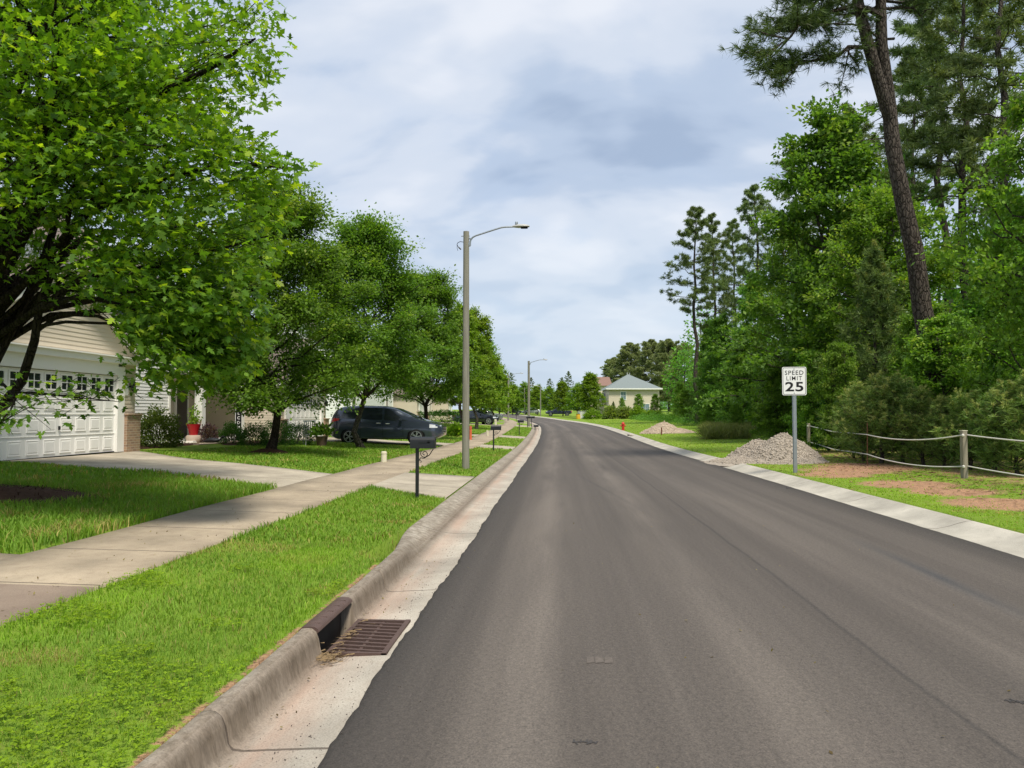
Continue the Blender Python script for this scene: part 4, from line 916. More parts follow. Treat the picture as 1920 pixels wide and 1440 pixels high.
def street_lamp(px, d, H, label, r0=.105, reach=1.78, detail=True, rot=0):
    x, y = at(px, d); t = thing('street_lamp', label, 'street lamp', (x, y, gz(x, y)), rot)
    b = MB(); b.tube([(0, 0, -.2), (0, 0, H*.5), (0, 0, H)], [r0*1.1, r0*.97, r0*.85], 14); b.build('pole', M['pole'], t, True)
    a = MB(); rt = r0*.85; zt = H-.40
    pts = [(rt+.03, 0, zt), (rt+.03, 0, zt+.10), (rt+.05, 0, zt+.17), (rt+.10, 0, zt+.23), (rt+.18, 0, zt+.275), (reach*.62, 0, zt+.46), (reach*.72, 0, zt+.50), (reach*.80, 0, zt+.515), (reach+.02, 0, zt+.52)]
    a.tube(pts, .024 if detail else .03, 8)
    if detail: a.box((rt+.01, 0, zt+.03), (.05, .10, .10)); a.box((rt+.01, 0, zt+.20), (.05, .09, .03))
    a.build('arm', M['galv'], t, True)
    h = MB(); zc = zt+.52
    prof = [(reach-.06, .035, .03), (reach, .06, .05), (reach+.10, .11, .065), (reach+.25, .125, .065), (reach+.36, .10, .05), (reach+.42, .05, .025)]
    vs_ = []; 
    for X, w, hh in prof:
        for q in range(10): an = 2*math.pi*q/10; vs_.append((X, w*math.cos(an), zc+hh*math.sin(an)*(1 if math.sin(an) > 0 else .55)))
    fs = [(i*10+k, i*10+(k+1) % 10, (i+1)*10+(k+1) % 10, (i+1)*10+k) for i in range(5) for k in range(10)]+[tuple(range(10)), tuple(50+k for k in range(10))]
    h.add(vs_, fs); hd = h.build('lamp_head', M['lamp_grey'], t, True)
    MB().lathe([(.04, 0), (.042, .05), (.036, .075), (.01, .08)], 10, Matrix.Translation((reach+.05, 0, zc+.062))).build('photocell', M['galv'], hd, True)
    MB().box((reach+.27, 0, zc-.035), (.20, .15, .03), bev=.01).build('lens', M['black_shade'], hd)
    if detail:
        c = MB(); c.tube([(-rt, 0, H-.30), (-rt-.09, 0, H-.285), (-rt-.16, 0, H-.32), (-rt-.18, 0, H-.37), (-rt-.15, 0, H-.43), (-rt-.07, 0, H-.50)], .009, 6)
        c.tube([(-rt-.13, 0, H-.45), (-rt-.065, 0, H-.51)], .020, 6); c.tube([(-rt-.18, 0, H-.37), (-rt-.175, 0, H-.48), (-rt-.155, 0, H-.55)], .006, 5)
        c.build('service_cable', M['black'], t)
        bo = MB(); bo.tube([(-rt-.06, 0, H-.13), (rt+.02, 0, H-.13)], .012, 6); bo.build('through_bolt', M['galv'], t)
    return t
street_lamp(873.5, 21.7, 6.72, 'weathered wooden lamp pole on the grass strip with curved arm over the road', r0=.098, reach=1.38)
street_lamp(991.5, 79, 6.75, 'second wooden lamp pole beside the far mailboxes at the bend', r0=.13, detail=False, reach=1.5)
street_lamp(1013.5, 166, 6.6, 'thin pale lamp pole in the far yards right of the second pole', r0=.11, detail=False, reach=-1.9+3.8, rot=math.pi)
street_lamp(983.5, 188, 6.6, 'thin far lamp pole left of the second pole at the bend', r0=.11, detail=False)
street_lamp(953, 112, 6.8, 'far lamp pole rising out of the left row of trees', r0=.12, detail=False)

def speed_sign():
    x, y = at(1489.5, 20.4); z = gz(x, y); t = thing('speed_limit_sign', 'white speed limit 25 sign on a galvanised post in the right verge', 'road sign', (x, y, z), R(-8))
    H = zof(688, 20.4)-z; w, h = .61, .75
    p = MB(); hz = H-.06
    for (cx_, cy_, sx_, sy_) in ((0, .0, .052, .006), (-.029, .012, .006, .03), (.029, .012, .006, .03), (-.040, .028, .028, .005), (.040, .028, .028, .005)): p.box((cx_, cy_+.0, hz/2-.15), (sx_, sy_, hz+.3))
    p.build('post', M['galv'], t)
    def rr(w, h, rad, z0):
        pts = []
        for cx_, cz_, a0 in ((w/2-rad, h/2-rad, 0), (-w/2+rad, h/2-rad, 90), (-w/2+rad, -h/2+rad, 180), (w/2-rad, -h/2+rad, 270)):
            for q in range(5): a = R(a0+22.5*q); pts.append((cx_+rad*math.cos(a), z0+cz_+rad*math.sin(a)))
        return pts
    zc = H-h/2; pl = MB(); pl.prism(rr(w, h, .04, zc), -.016, -.012, 'y'); pn = pl.build('sign_panel', M['sign_white'], t)
    bm = bmesh.new(); o1 = [bm.verts.new((a, -.0175, b)) for a, b in rr(w-.035, h-.035, .032, zc)]; i1 = [bm.verts.new((a, -.0175, b)) for a, b in rr(w-.058, h-.058, .024, zc)]
    for q in range(len(o1)): bm.faces.new((o1[q], o1[(q+1) % len(o1)], i1[(q+1) % len(o1)], i1[q]))
    me = bpy.data.meshes.new('border_line'); bm.to_mesh(me); link_mesh('border_line', me, M['sign_black'], pn)
    def T(zz): return Matrix.Translation((0, -.0185, zz)) @ Matrix.Rotation(math.pi/2, 4, 'X')
    tp = zc+h/2
    text_mesh('lettering', 'SPEED', .115, M['sign_black'], pn, T(tp-.095-.115), bold=.005, width=.47, sp=1.12)
    text_mesh('lettering', 'LIMIT', .110, M['sign_black'], pn, T(tp-.245-.110), bold=.003, width=.39, sp=1.22)
    text_mesh('lettering', '25', .255, M['sign_black'], pn, T(tp-.395-.255), bold=.022, width=.46, sp=1.06)
    for zz in (tp-.05, tp-h+.06): MB().lathe([(.012, 0), (.012, .006), (.006, .010)], 8, T(zz)).build('bolt', M['galv'], pn)
speed_sign()

# rope fence
def rope_fence():
    x0, y0 = at(1805, 17.6); z0 = gz(x0, y0)
    t = thing('rope_fence', 'low rope fence with square timber posts and two white ropes in front of the pines', 'fence', (x0, y0, z0))
    pos = []
    for px, d in ((1805, 17.6), (1515, 34.0), (2330, 11.2)):
        x, y = at(px, d); z = gz(x, y); pos.append((x-x0, y-y0, z-z0))
    for q in pos:
        b = MB(); b.box((q[0], q[1], q[2]+.44), (.115, .115, 1.28), rz=.1, bev=.008); pb = b.build('post', M['post_wood'], t)
        c = MB(); c.box((q[0], q[1], q[2]+1.087), (.125, .125, .016), rz=.1); c.build('post_cap', M['cream'], pb)
    xr, yr = at(1624, 22.4); zr_ = gz(xr, yr)-z0; ro = (xr-x0, yr-y0, zr_)
    b = MB(); b.tube([(ro[0], ro[1], zr_-.1), (ro[0]+.02, ro[1], zr_+1.25)], .011, 6); b.build('rod', M['rust'], t)
    def span(a, b, sag, wv=0):
        a, b = Vector(a), Vector(b); return [a.lerp(b, k/24)+Vector((0, 0, -4*sag*(k/24)*(1-k/24)+wv*math.sin(k/24*9)*(1-k/24)*(k/24)*4)) for k in range(25)]
    for hz, sg in ((.98, .17), (.27, .16)):
        P1 = (pos[0][0]-.06, pos[0][1]-.02, pos[0][2]+hz); P0 = (pos[1][0]+.05, pos[1][1]-.06, pos[1][2]+hz); P2 = (pos[2][0], pos[2][1], pos[2][2]+hz)
        rm = (ro[0], ro[1]-.012, zr_+(.90 if hz > .5 else .33))
        rb = MB(); rb.tube(span(P0, rm, sg*.35, .02)+span(rm, P1, sg*.75)[1:], .016, 6); rb.build('rope', M['rope'], t, True)
        rb = MB(); rb.tube(span((pos[0][0]+.06, pos[0][1]-.02, pos[0][2]+hz+.01), P2, sg*.6), .016, 6); rb.build('rope', M['rope'], t, True)
        for q in pos:
            kn = MB(); kn.lathe([(.005, -.035), (.03, -.02), (.034, 0), (.03, .02), (.005, .035)], 8, Matrix.Translation((q[0]-.045, q[1]-.062, q[2]+hz))); kn.build('knot', M['rope'], t, True)
rope_fence()

# mailboxes
def mailbox(px, d, label, rz=0, detail=True, H=1.10, group='black mailboxes along the left kerb', style=0):
    x, y = at(px, d); t = thing('mailbox', label, 'mailbox', (x, y, gz(x, y)), rz, group)
    if style == 0:
        MB().box((0, 0, (H-.2)/2-.1), (.058, .058, H+.0-.2+.2), bev=.006).build('post', M['black'], t)
    else:
        b = MB(); b.tube([(0, 0, -.1), (0, 0, H-.2)], .03, 8)
        for sx_ in (-1, 1): b.tube([(sx_*.02, 0, .35), (sx_*.28, 0, .40), (sx_*.36, 0, .55), (sx_*.25, 0, .66), (sx_*.16, 0, .58), (sx_*.22, 0, .52)], .018, 6)
        b.build('post', M['black'], t)
    L, w, h = .43, .16, .205; z0 = H-.205; x0 = -.12
    prof = [(-w/2, z0), (w/2, z0)]+[(w/2*math.cos(R(a)), z0+h-w/2+w/2*math.sin(R(a))) for a in range(0, 181, 18)]
    b = MB(); b.prism([(y_, z_) for y_, z_ in prof], x0, x0+L, 'x'); bx = b.build('box', M['black'], t, True)
    pr2 = [(y_*1.06, z0+(z_-z0)*1.03-.003) for y_, z_ in prof]
    b = MB(); b.prism(pr2, x0+L, x0+L+.018, 'x'); b.box((x0+L+.025, 0, z0+h-.05), (.018, .04, .02)); b.build('door', M['black'], t)
    b = MB(); b.box((x0+.26, -w/2-.006, z0+.11), (.19, .006, .02)); b.box((x0+.34, -w/2-.006, z0+.125), (.05, .006, .05)); b.build('flag', M['black'], t)
    if detail and style == 0:
        b = MB(); sp_ = [(.05+.20*k/30+(.0), 0, 0) for k in range(1)]
        pts = []
        for k in range(34):
            a = k/33*4.6*math.pi/1.6; rr = .075*(1-k/42); pts.append((.13+rr*math.cos(a+2.4), 0, z0-.10+rr*math.sin(a+2.4)))
        b.tube(pts, .008, 5); b.tube([(.035, 0, z0-.22), (.06, 0, z0-.17), (.12, 0, z0-.18), (.22, 0, z0-.12), (.29, 0, z0-.01)], .009, 5); b.tube([(.035, 0, z0-.20), (.075, 0, z0-.235), (.06, 0, z0-.26)], .008, 5)
        b.build('scroll_bracket', M['black'], t)
    return t
mailbox(783, 13.85, 'black arched mailbox on a square post at the near driveway, with scroll bracket')
mailbox(925.5, 33.2, 'black mailbox standing alone right of the lamp pole', rz=.03)
mailbox(973.5, 54.5, 'black mailbox on the strip before the bend, third along the kerb', rz=.02)
mailbox(989, 75, 'black mailbox at the foot of the second lamp pole, left one of the cluster', detail=False)
mailbox(996.5, 78, 'black mailbox just right of the second lamp pole foot', detail=False)
mailbox(1003, 70, 'black mailbox on an ornate scrolled post nearest the kerb at the bend', style=1, detail=False, H=.95)
mailbox(968, 105, 'small far mailbox left of the second lamp pole', detail=False)

# storm drain
def drain():
    x, y = PS(5.62, -1.375); x, y = float(x), float(y); z = float(zroad(5.6)); t = thing('storm_drain', 'rusty iron storm drain grate with curb hood set in the left gutter', 'storm drain', (x, y, z))
    # local frame: X across (towards road +), Y along; hole t -1.828..-1.22 -> local -.398...21 ; s 5.1..5.95 -> -.42...43
    g = MB(); zz = -.030
    g.box((-.195, .005, zz), (.035, .85, .04)); g.box((.19, .005, zz+.005), (.035, .85, .04))
    g.box((0, -.405, zz+.002), (.42, .03, .04)); g.box((0, .415, zz+.002), (.42, .03, .04)); g.box((0, .005, zz-.004), (.022, .80, .03))
    for k in range(9):
        yy = -.33+k*.0835; g.box((0, yy, zz+.002), (.40, .026, .034), M=Matrix.Rotation(R(-7), 4, 'Z'))
    g.build('grate', M['iron'], t)
    h = MB(); pr = [(-.255, .128), (-.262, .145), (-.285, .160), (-.335, .163), (-.375, .157), (-.398, .135), (-.398, .06), (-.36, .06), (-.30, .085)]
    h.prism([(b_, a_) for a_, b_ in pr], -.42, .43, 'y') if False else None
    n = len(pr); vs_ = [(a_, yy, b_) for yy in (-.42, .43) for a_, b_ in pr]
    h.add(vs_, [tuple(range(n)), tuple(range(n, 2*n))]+[(i, (i+1) % n, n+(i+1) % n, n+i) for i in range(n)])
    for k in range(5): h.box((-.315, -.32+k*.16, .1615), (.07, .010, .003))
    h.build('curb_hood', M['iron'], t, True)
    p = MB()
    p.box((-.375, .005, -.20), (.05, .90, .5)); p.box((.245, .005, -.28), (.05, .90, .44)); p.box((-.09, -.455, -.28), (.62, .05, .40)); p.box((-.09, .465, -.28), (.62, .05, .40)); p.box((-.09, .005, -.44), (.66, .9, .02))
    p.build('pit', M['pit'], t)
    return t
drain()
r = np.random.default_rng(4)
def debris(name, label, cx, cy, n, sx_, sy_, L, mat, cat, zoff):
    V = []; F = []
    for i in range(n):
        x = cx+r.normal(0, sx_); y = cy+r.normal(0, sy_); a = r.uniform(-.9, .9)+.6; l = L*r.uniform(.4, 1.2); z = zoff+r.uniform(0, .02); w = .0013
        ux, uy = math.cos(a), math.sin(a); b = len(V)
        V += [(x-ux*l/2-uy*w, y-uy*l/2+ux*w, z), (x-ux*l/2+uy*w, y-uy*l/2-ux*w, z), (x+ux*l/2+uy*w, y+uy*l/2-ux*w, z+r.uniform(-.006, .012)), (x+ux*l/2-uy*w, y+uy*l/2+ux*w, z+.004)]; F.append((b, b+1, b+2, b+3))
    return props(mesh_np(name, V, [np.array(F)], mat), label, cat, kind='stuff')
debris('dry_grass', 'dry grass clippings caught against the storm drain grate', -1.545, 5.12, 170, .06, .06, .07, M['straw'], 'dry grass', -.032)
debris('dry_grass', 'dry grass strands lying along the curb side of the grate', -1.545, 5.55, 70, .03, .25, .06, M['straw'], 'dry grass', -.02)

n = 3600; s0_ = r.uniform(7, 34, n); t0_ = r.normal(9.0, 1.1, n); x, y = PS(s0_, t0_); z = zg(s0_, t0_)+.012; a = r.uniform(0, 6.28, n); l = r.uniform(.04, .11, n); w = .004+.00012*s0_*2
ux, uy = np.cos(a), np.sin(a)
V = np.stack([np.stack([x-ux*l-uy*w, y-uy*l+ux*w, z], 1), np.stack([x-ux*l+uy*w, y-uy*l-ux*w, z], 1), np.stack([x+ux*l+uy*w, y+uy*l-ux*w, z+r.uniform(0, .03, n)], 1), np.stack([x+ux*l-uy*w, y+uy*l+ux*w, z+.012], 1)], 1).reshape(-1, 3)
props(mesh_np('pine_straw', V, [np.arange(n*4).reshape(n, 4)], plain('pine_straw', (.20, .12, .065), .9, 0, .15, .45, 3)), 'scattered brown pine straw and twigs along the rope fence', 'pine straw', kind='stuff')
# gravel piles
def gravel(name, label, loc, peaks, rad, nst, ssz, seed, mat, ell=(1, 1), rz=0):
    r = np.random.default_rng(seed); t = thing(name, label, 'gravel pile', loc, rz)
    N = 46; g = np.linspace(-rad*1.2, rad*1.2, N); X, Y = np.meshgrid(g*ell[0], g*ell[1]); 
    def hf(x, y):
        h = np.full(np.shape(x), -.12)
        for px_, py_, ph, pr in peaks:
            q = np.hypot((x-px_)/ell[0], (y-py_)/ell[1])/pr; h = np.maximum(h, np.where(q < 1.15, ph*(1-np.minimum(q, 2)**1.25)-.03, -.2))
        h = h+.05*vnoise(np.asarray(x)+50, np.asarray(y)+50, 2.2, seed)*np.clip(h*6, 0, 1)+.02*vnoise(np.asarray(x)+50, np.asarray(y)+50, 9, seed+1)
        return np.maximum(h, -.15)
    Z = hf(X, Y); V = np.stack([X.ravel(), Y.ravel(), Z.ravel()], 1); i = (np.arange(N-1)[:, None]*N+np.arange(N-1)).ravel(); F = np.stack([i, i+1, i+N+1, i+N], 1)
    # stones, some spilled round the foot: squashed octahedra embedded in the surface
    x = r.uniform(-rad*1.25, rad*1.25, nst*3)*ell[0]; y = r.uniform(-rad*1.25, rad*1.25, nst*3)*ell[1]; h = hf(x, y); k = (h > -.04)
    x, y, h = x[k][:nst], y[k][:nst], h[k][:nst]; a_ = r.uniform(0, 6.283, 420); q_ = rad*(.62+np.abs(r.normal(0, .11, 420))); x = np.r_[x, np.cos(a_)*q_*ell[0]]; y = np.r_[y, np.sin(a_)*q_*ell[1]]; h = np.r_[h, np.full(420, .015)]; n = len(x); O = np.array([(1, 0, 0), (-1, 0, 0), (0, 1, 0), (0, -1, 0), (0, 0, 1), (0, 0, -1)], float)
    sz = ssz*r.uniform(.35, 1.2, (n, 1, 1))*np.where(r.random((n, 1, 1)) < .07, 1.9, 1); S = np.stack([x, y, h], 1)[:, None]+(O[None]+r.normal(0, .22, (n, 6, 3)))*sz*r.uniform(.6, 1.2, (n, 1, 3))
    T = np.array([(0, 2, 4), (2, 1, 4), (1, 3, 4), (3, 0, 4), (2, 0, 5), (1, 2, 5), (3, 1, 5), (0, 3, 5)]); Ft = (len(V)+np.arange(n)[:, None, None]*6+T[None]).reshape(-1, 3)
    mesh_np('heap', np.concatenate([V, S.reshape(-1, 3)]), [F, Ft], mat, t); return t
x, y = at(1450, 25.6); gravel('gravel_pile', 'large grey gravel pile with two peaks behind the speed limit sign', (x, y, gz(x, y)), [(.35, 0, .92, 1.45), (-.75, .15, .70, 1.2), (.9, -.3, .22, 1.35), (-.3, -.5, .18, 1.5)], 2.1, 9000, .03, 3, M['gravel'], (1, .85), R(-52))
x, y = at(1247, 58); gravel('gravel_pile', 'pale sandy gravel mound further along the right verge, by a small stake', (x, y, gz(x, y)), [(-.1, 0, .85, 1.6), (1.0, 0, .4, 1.4), (-.9, 0, .45, 1.0)], 2.3, 3500, .04, 5, M['dirt'], (1, .8))
x, y = at(1240, 54.5); t = thing('stake', 'small brown wooden stake in front of the sandy mound', 'stake', (x, y, gz(x, y))); MB().box((0, 0, .22), (.09, .05, .66), rz=.3, bev=.006).build('shaft', M['rust'], t)
def hydrant():
    x, y = at(1168, 67); t = thing('fire_hydrant', 'red fire hydrant on the right verge before the mound', 'fire hydrant', (x, y, gz(x, y)))
    MB().lathe([(.17, -.1), (.17, .03), (.12, .04), (.115, .48), (.15, .49), (.15, .53)], 14).build('barrel', M['red'], t, True)
    MB().lathe([(.145, .53), (.13, .62), (.07, .69), (.03, .70), (.03, .76), (.0, .77)], 14).build('bonnet', M['red'], t, True)
    for a in (0, 90, 180):
        m = Matrix.Translation((0, 0, .40)) @ Matrix.Rotation(R(a), 4, 'Z') @ Matrix.Rotation(math.pi/2, 4, 'Y')
        MB().lathe([(.06, .08), (.06, .17), (.075, .17), (.075, .22), (.02, .23), (.02, .25)], 10, m).build('outlet', M['red'], t, True)
hydrant()
def stub(px, d, h, rad, mat, name, label, cat, flare=0, group=None):
    x, y = at(px, d); t = thing(name, label, cat, (x, y, gz(x, y)), 0, group)
    MB().lathe([(rad*1.05, -.1), (rad, h*.9), (rad*.95, h*.97), (rad*.6, h)], 14).build('tube', mat, t, True)
    MB().lathe([(rad*1.12, h*.80), (rad*1.12, h*.86), (rad*1.02, h*.87)], 14).build('collar', mat, t, True); return t
stub(720.5, 22.6, .33, .085, M['cream'], 'utility_marker', 'short cream utility stub at the lawn corner by the driveway', 'utility marker')
stub(914, 50.0, .38, .085, M['cream'], 'utility_marker', 'cream utility stub past the lamp pole at a lawn corner', 'utility marker')
stub(929, 72, .72, .12, M['cream'], 'utility_marker', 'taller white utility stub by the nose of the black car', 'utility marker')
stub(882.5, 44, .82, .07, M['orange'], 'marker_post', 'orange marker post just right of the lamp pole', 'marker post')
x, y = PS(7.0, -5.42); t = thing('cleanout_stub', 'rusty brown square stub on the walkway edge at the left', 'stub', (float(x), float(y), gz(float(x), float(y))+.02), .3)
MB().box((0, 0, .02), (.14, .10, .10), bev=.008).build('block', M['rust'], t)
x, y = at(1090, 138); t = thing('utility_box', 'pale utility cabinet among the far yard trees', 'utility box', (x, y, gz(x, y)))
MB().box((0, 0, .65), (1.3, .7, 1.4), bev=.03).build('cabinet', M['white'], t); MB().box((0, 0, 1.37), (1.4, .8, .06), bev=.02).build('lid', M['lamp_grey'], t)
x, y = at(1084, 136); t = thing('waste_barrel', 'yellow orange barrel next to the pale utility cabinet', 'barrel', (x, y, gz(x, y)))
MB().lathe([(.36, -.1), (.40, .3), (.36, .8), (.30, .85)], 14).build('body', M['yellow'], t, True); MB().lathe([(.38, .85), (.38, .92), (.1, .95)], 14).build('lid', M['black_shade'], t, True)
# road marks: small worn patches lying on the asphalt
def roadmark(px, py, w, l, mat, n, seed, label=None):
    r = np.random.default_rng(seed); d = FPX*CAMH/(py-775); x0, y0 = at(px, d); b = MB()
    for i in range(n):
        x = x0+r.uniform(-w/2, w/2); y = y0+r.uniform(-l/2, l/2); s_, t_ = ST(x, y); z = float(zroad(s_)+.012+.05*(1-((t_-2.05)/3.2)**2)+.004)
        ww, ll = w*r.uniform(.04, .10), l*r.uniform(.05, .13); b.add([(x-ww, y-ll, z), (x+ww, y-ll*.8, z), (x+ww*.9, y+ll, z), (x-ww*.8, y+ll*.9, z)], [(0, 1, 2, 3)])
    return props(b.build('road_mark', mat), kind='structure')
def roadquads(name, px, py, quads, mat):
    d = FPX*CAMH/(py-775); x0, y0 = at(px, d); b = MB()
    for (cx, cy, w, l, a) in quads:
        c_, s_a = math.cos(a), math.sin(a); pts = []
        for u, v in ((-w, -l), (w, -l*.8), (w*.9, l), (-w*.8, l*.9)):
            x, y = x0+cx+(u*c_-v*s_a)/2, y0+cy+(u*s_a+v*c_)/2; s_, t_ = ST(x, y); pts.append((x, y, float(zroad(s_)+.0145+.05*(1-((t_-2.05)/3.2)**2))))
        b.add(pts, [(0, 1, 2, 3)])
    return props(b.build(name, mat), kind='structure')
roadquads('road_patch', 1121, 1242, [(-.055, 0, .05, .12, .0), (.0, .005, .055, .13, .03), (.06, -.003, .055, .12, -.02)], M['patch'])
rs = np.random.default_rng(12)
def scuffs(n, w): return [(w*(q/n-.5)+rs.normal(0, .006), rs.normal(0, .012), rs.uniform(.006, .012), rs.uniform(.03, .06), rs.uniform(-.5, .5)) for q in range(n)]+[(w*(q/3-.4), rs.normal(0, .01), rs.uniform(.04, .06), .008, rs.uniform(-.2, .2)) for q in range(3)]
roadquads('road_mark', 1097, 1394, scuffs(7, .12), M['tar']); roadquads('road_mark', 1893, 1325, scuffs(6, .09), M['tar'])
# fallen leaves and bits on the concrete and asphalt, grit along the kerb
n = 260; s0_ = r.uniform(4, 20, n); t0_ = r.uniform(-5.1, -3.75, n); n2 = 70; s0_ = np.r_[s0_, r.uniform(3.4, 9, n2)]; t0_ = np.r_[t0_, r.normal(-1.52, .10, n2)]
n3 = 70; s0_ = np.r_[s0_, r.uniform(3.4, 14, n3)]; t0_ = np.r_[t0_, r.uniform(-1.0, 4.6, n3)]; n = n+n2+n3; x, y = PS(s0_, t0_); road_ = t0_ > -1.1
z = np.where(t0_ < -3, zg(s0_, t0_)+.034, np.where(road_, zroad(s0_)+.02+.05*(1-((t0_-2.05)/3.2)**2), zroad(s0_)-.022))
V, F, C = leaves(np.stack([x, y, z], 1), r.normal(0, 1, (n, 3))*A((1, 1, .05)), r, .026, OVAL, (A((.10, .07, .03)), A((.30, .26, .12)), A((.1, .1, .1))), up=3, jit=.3, droop=0)
props(mesh_np('leaf_litter', V, [F], M['grass'], col=C), 'small dry leaves and bits scattered on the sidewalk, gutter and road', 'leaf litter', kind='stuff')
n = 1000; s0_ = r.uniform(3.2, 14, n); t0_ = np.where(r.random(n) < .7, r.normal(-1.22, .07, n), r.uniform(-1.55, -.6, n)); x, y = PS(s0_, t0_); z = np.where(t0_ > -1.13, zroad(s0_)+.014+.05*(1-((t0_-2.05)/3.2)**2), zroad(s0_)-.024)
O = A([(1, 0, 0), (-1, 0, 0), (0, 1, 0), (0, -1, 0), (0, 0, 1), (0, 0, -1)]); sz = r.uniform(.0015, .005, (n, 1, 1)); S = np.stack([x, y, z], 1)[:, None]+(O[None]+r.normal(0, .25, (n, 6, 3)))*sz
T = A([(0, 2, 4), (2, 1, 4), (1, 3, 4), (3, 0, 4), (2, 0, 5), (1, 2, 5), (3, 1, 5), (0, 3, 5)]); props(mesh_np('grit', S.reshape(-1, 3), [(np.arange(n)[:, None, None]*6+T[None]).reshape(-1, 3)], plain('grit', (.10, .085, .075), .9, 0, .2, .7, 40)), 'dark asphalt grit scattered along the left gutter edge', 'grit', kind='stuff')
# debris on the right gutter and pebbles
for i, (px, py, rd) in enumerate([(1476, 911, .055), (1357, 872, .035), (1316, 858, .03), (1178, 815, .09)]):
    d = FPX*(CAMH-.02)/(py-775); x, y = at(px, d); s_, t_ = ST(x, y); t = props(MB().lathe([(rd*.5, -.01), (rd, rd*.4), (rd*.8, rd*.9), (rd*.2, rd*1.2)], 7, Matrix.Translation((0, 0, 0))).build('asphalt_lump', M['tar']), ['black lump of asphalt lying in the right gutter nearest the sign', 'small asphalt crumb in the gutter before the gravel pile', 'asphalt crumb further along the right gutter, past the pile', 'dark block in the right gutter near the hydrant'][i], 'lump')
    t.location = (x, y, float(zroad(s_))-.015+(.02 if t_ > 5.5 else 0)); t.scale = (1.2, .9, 1)

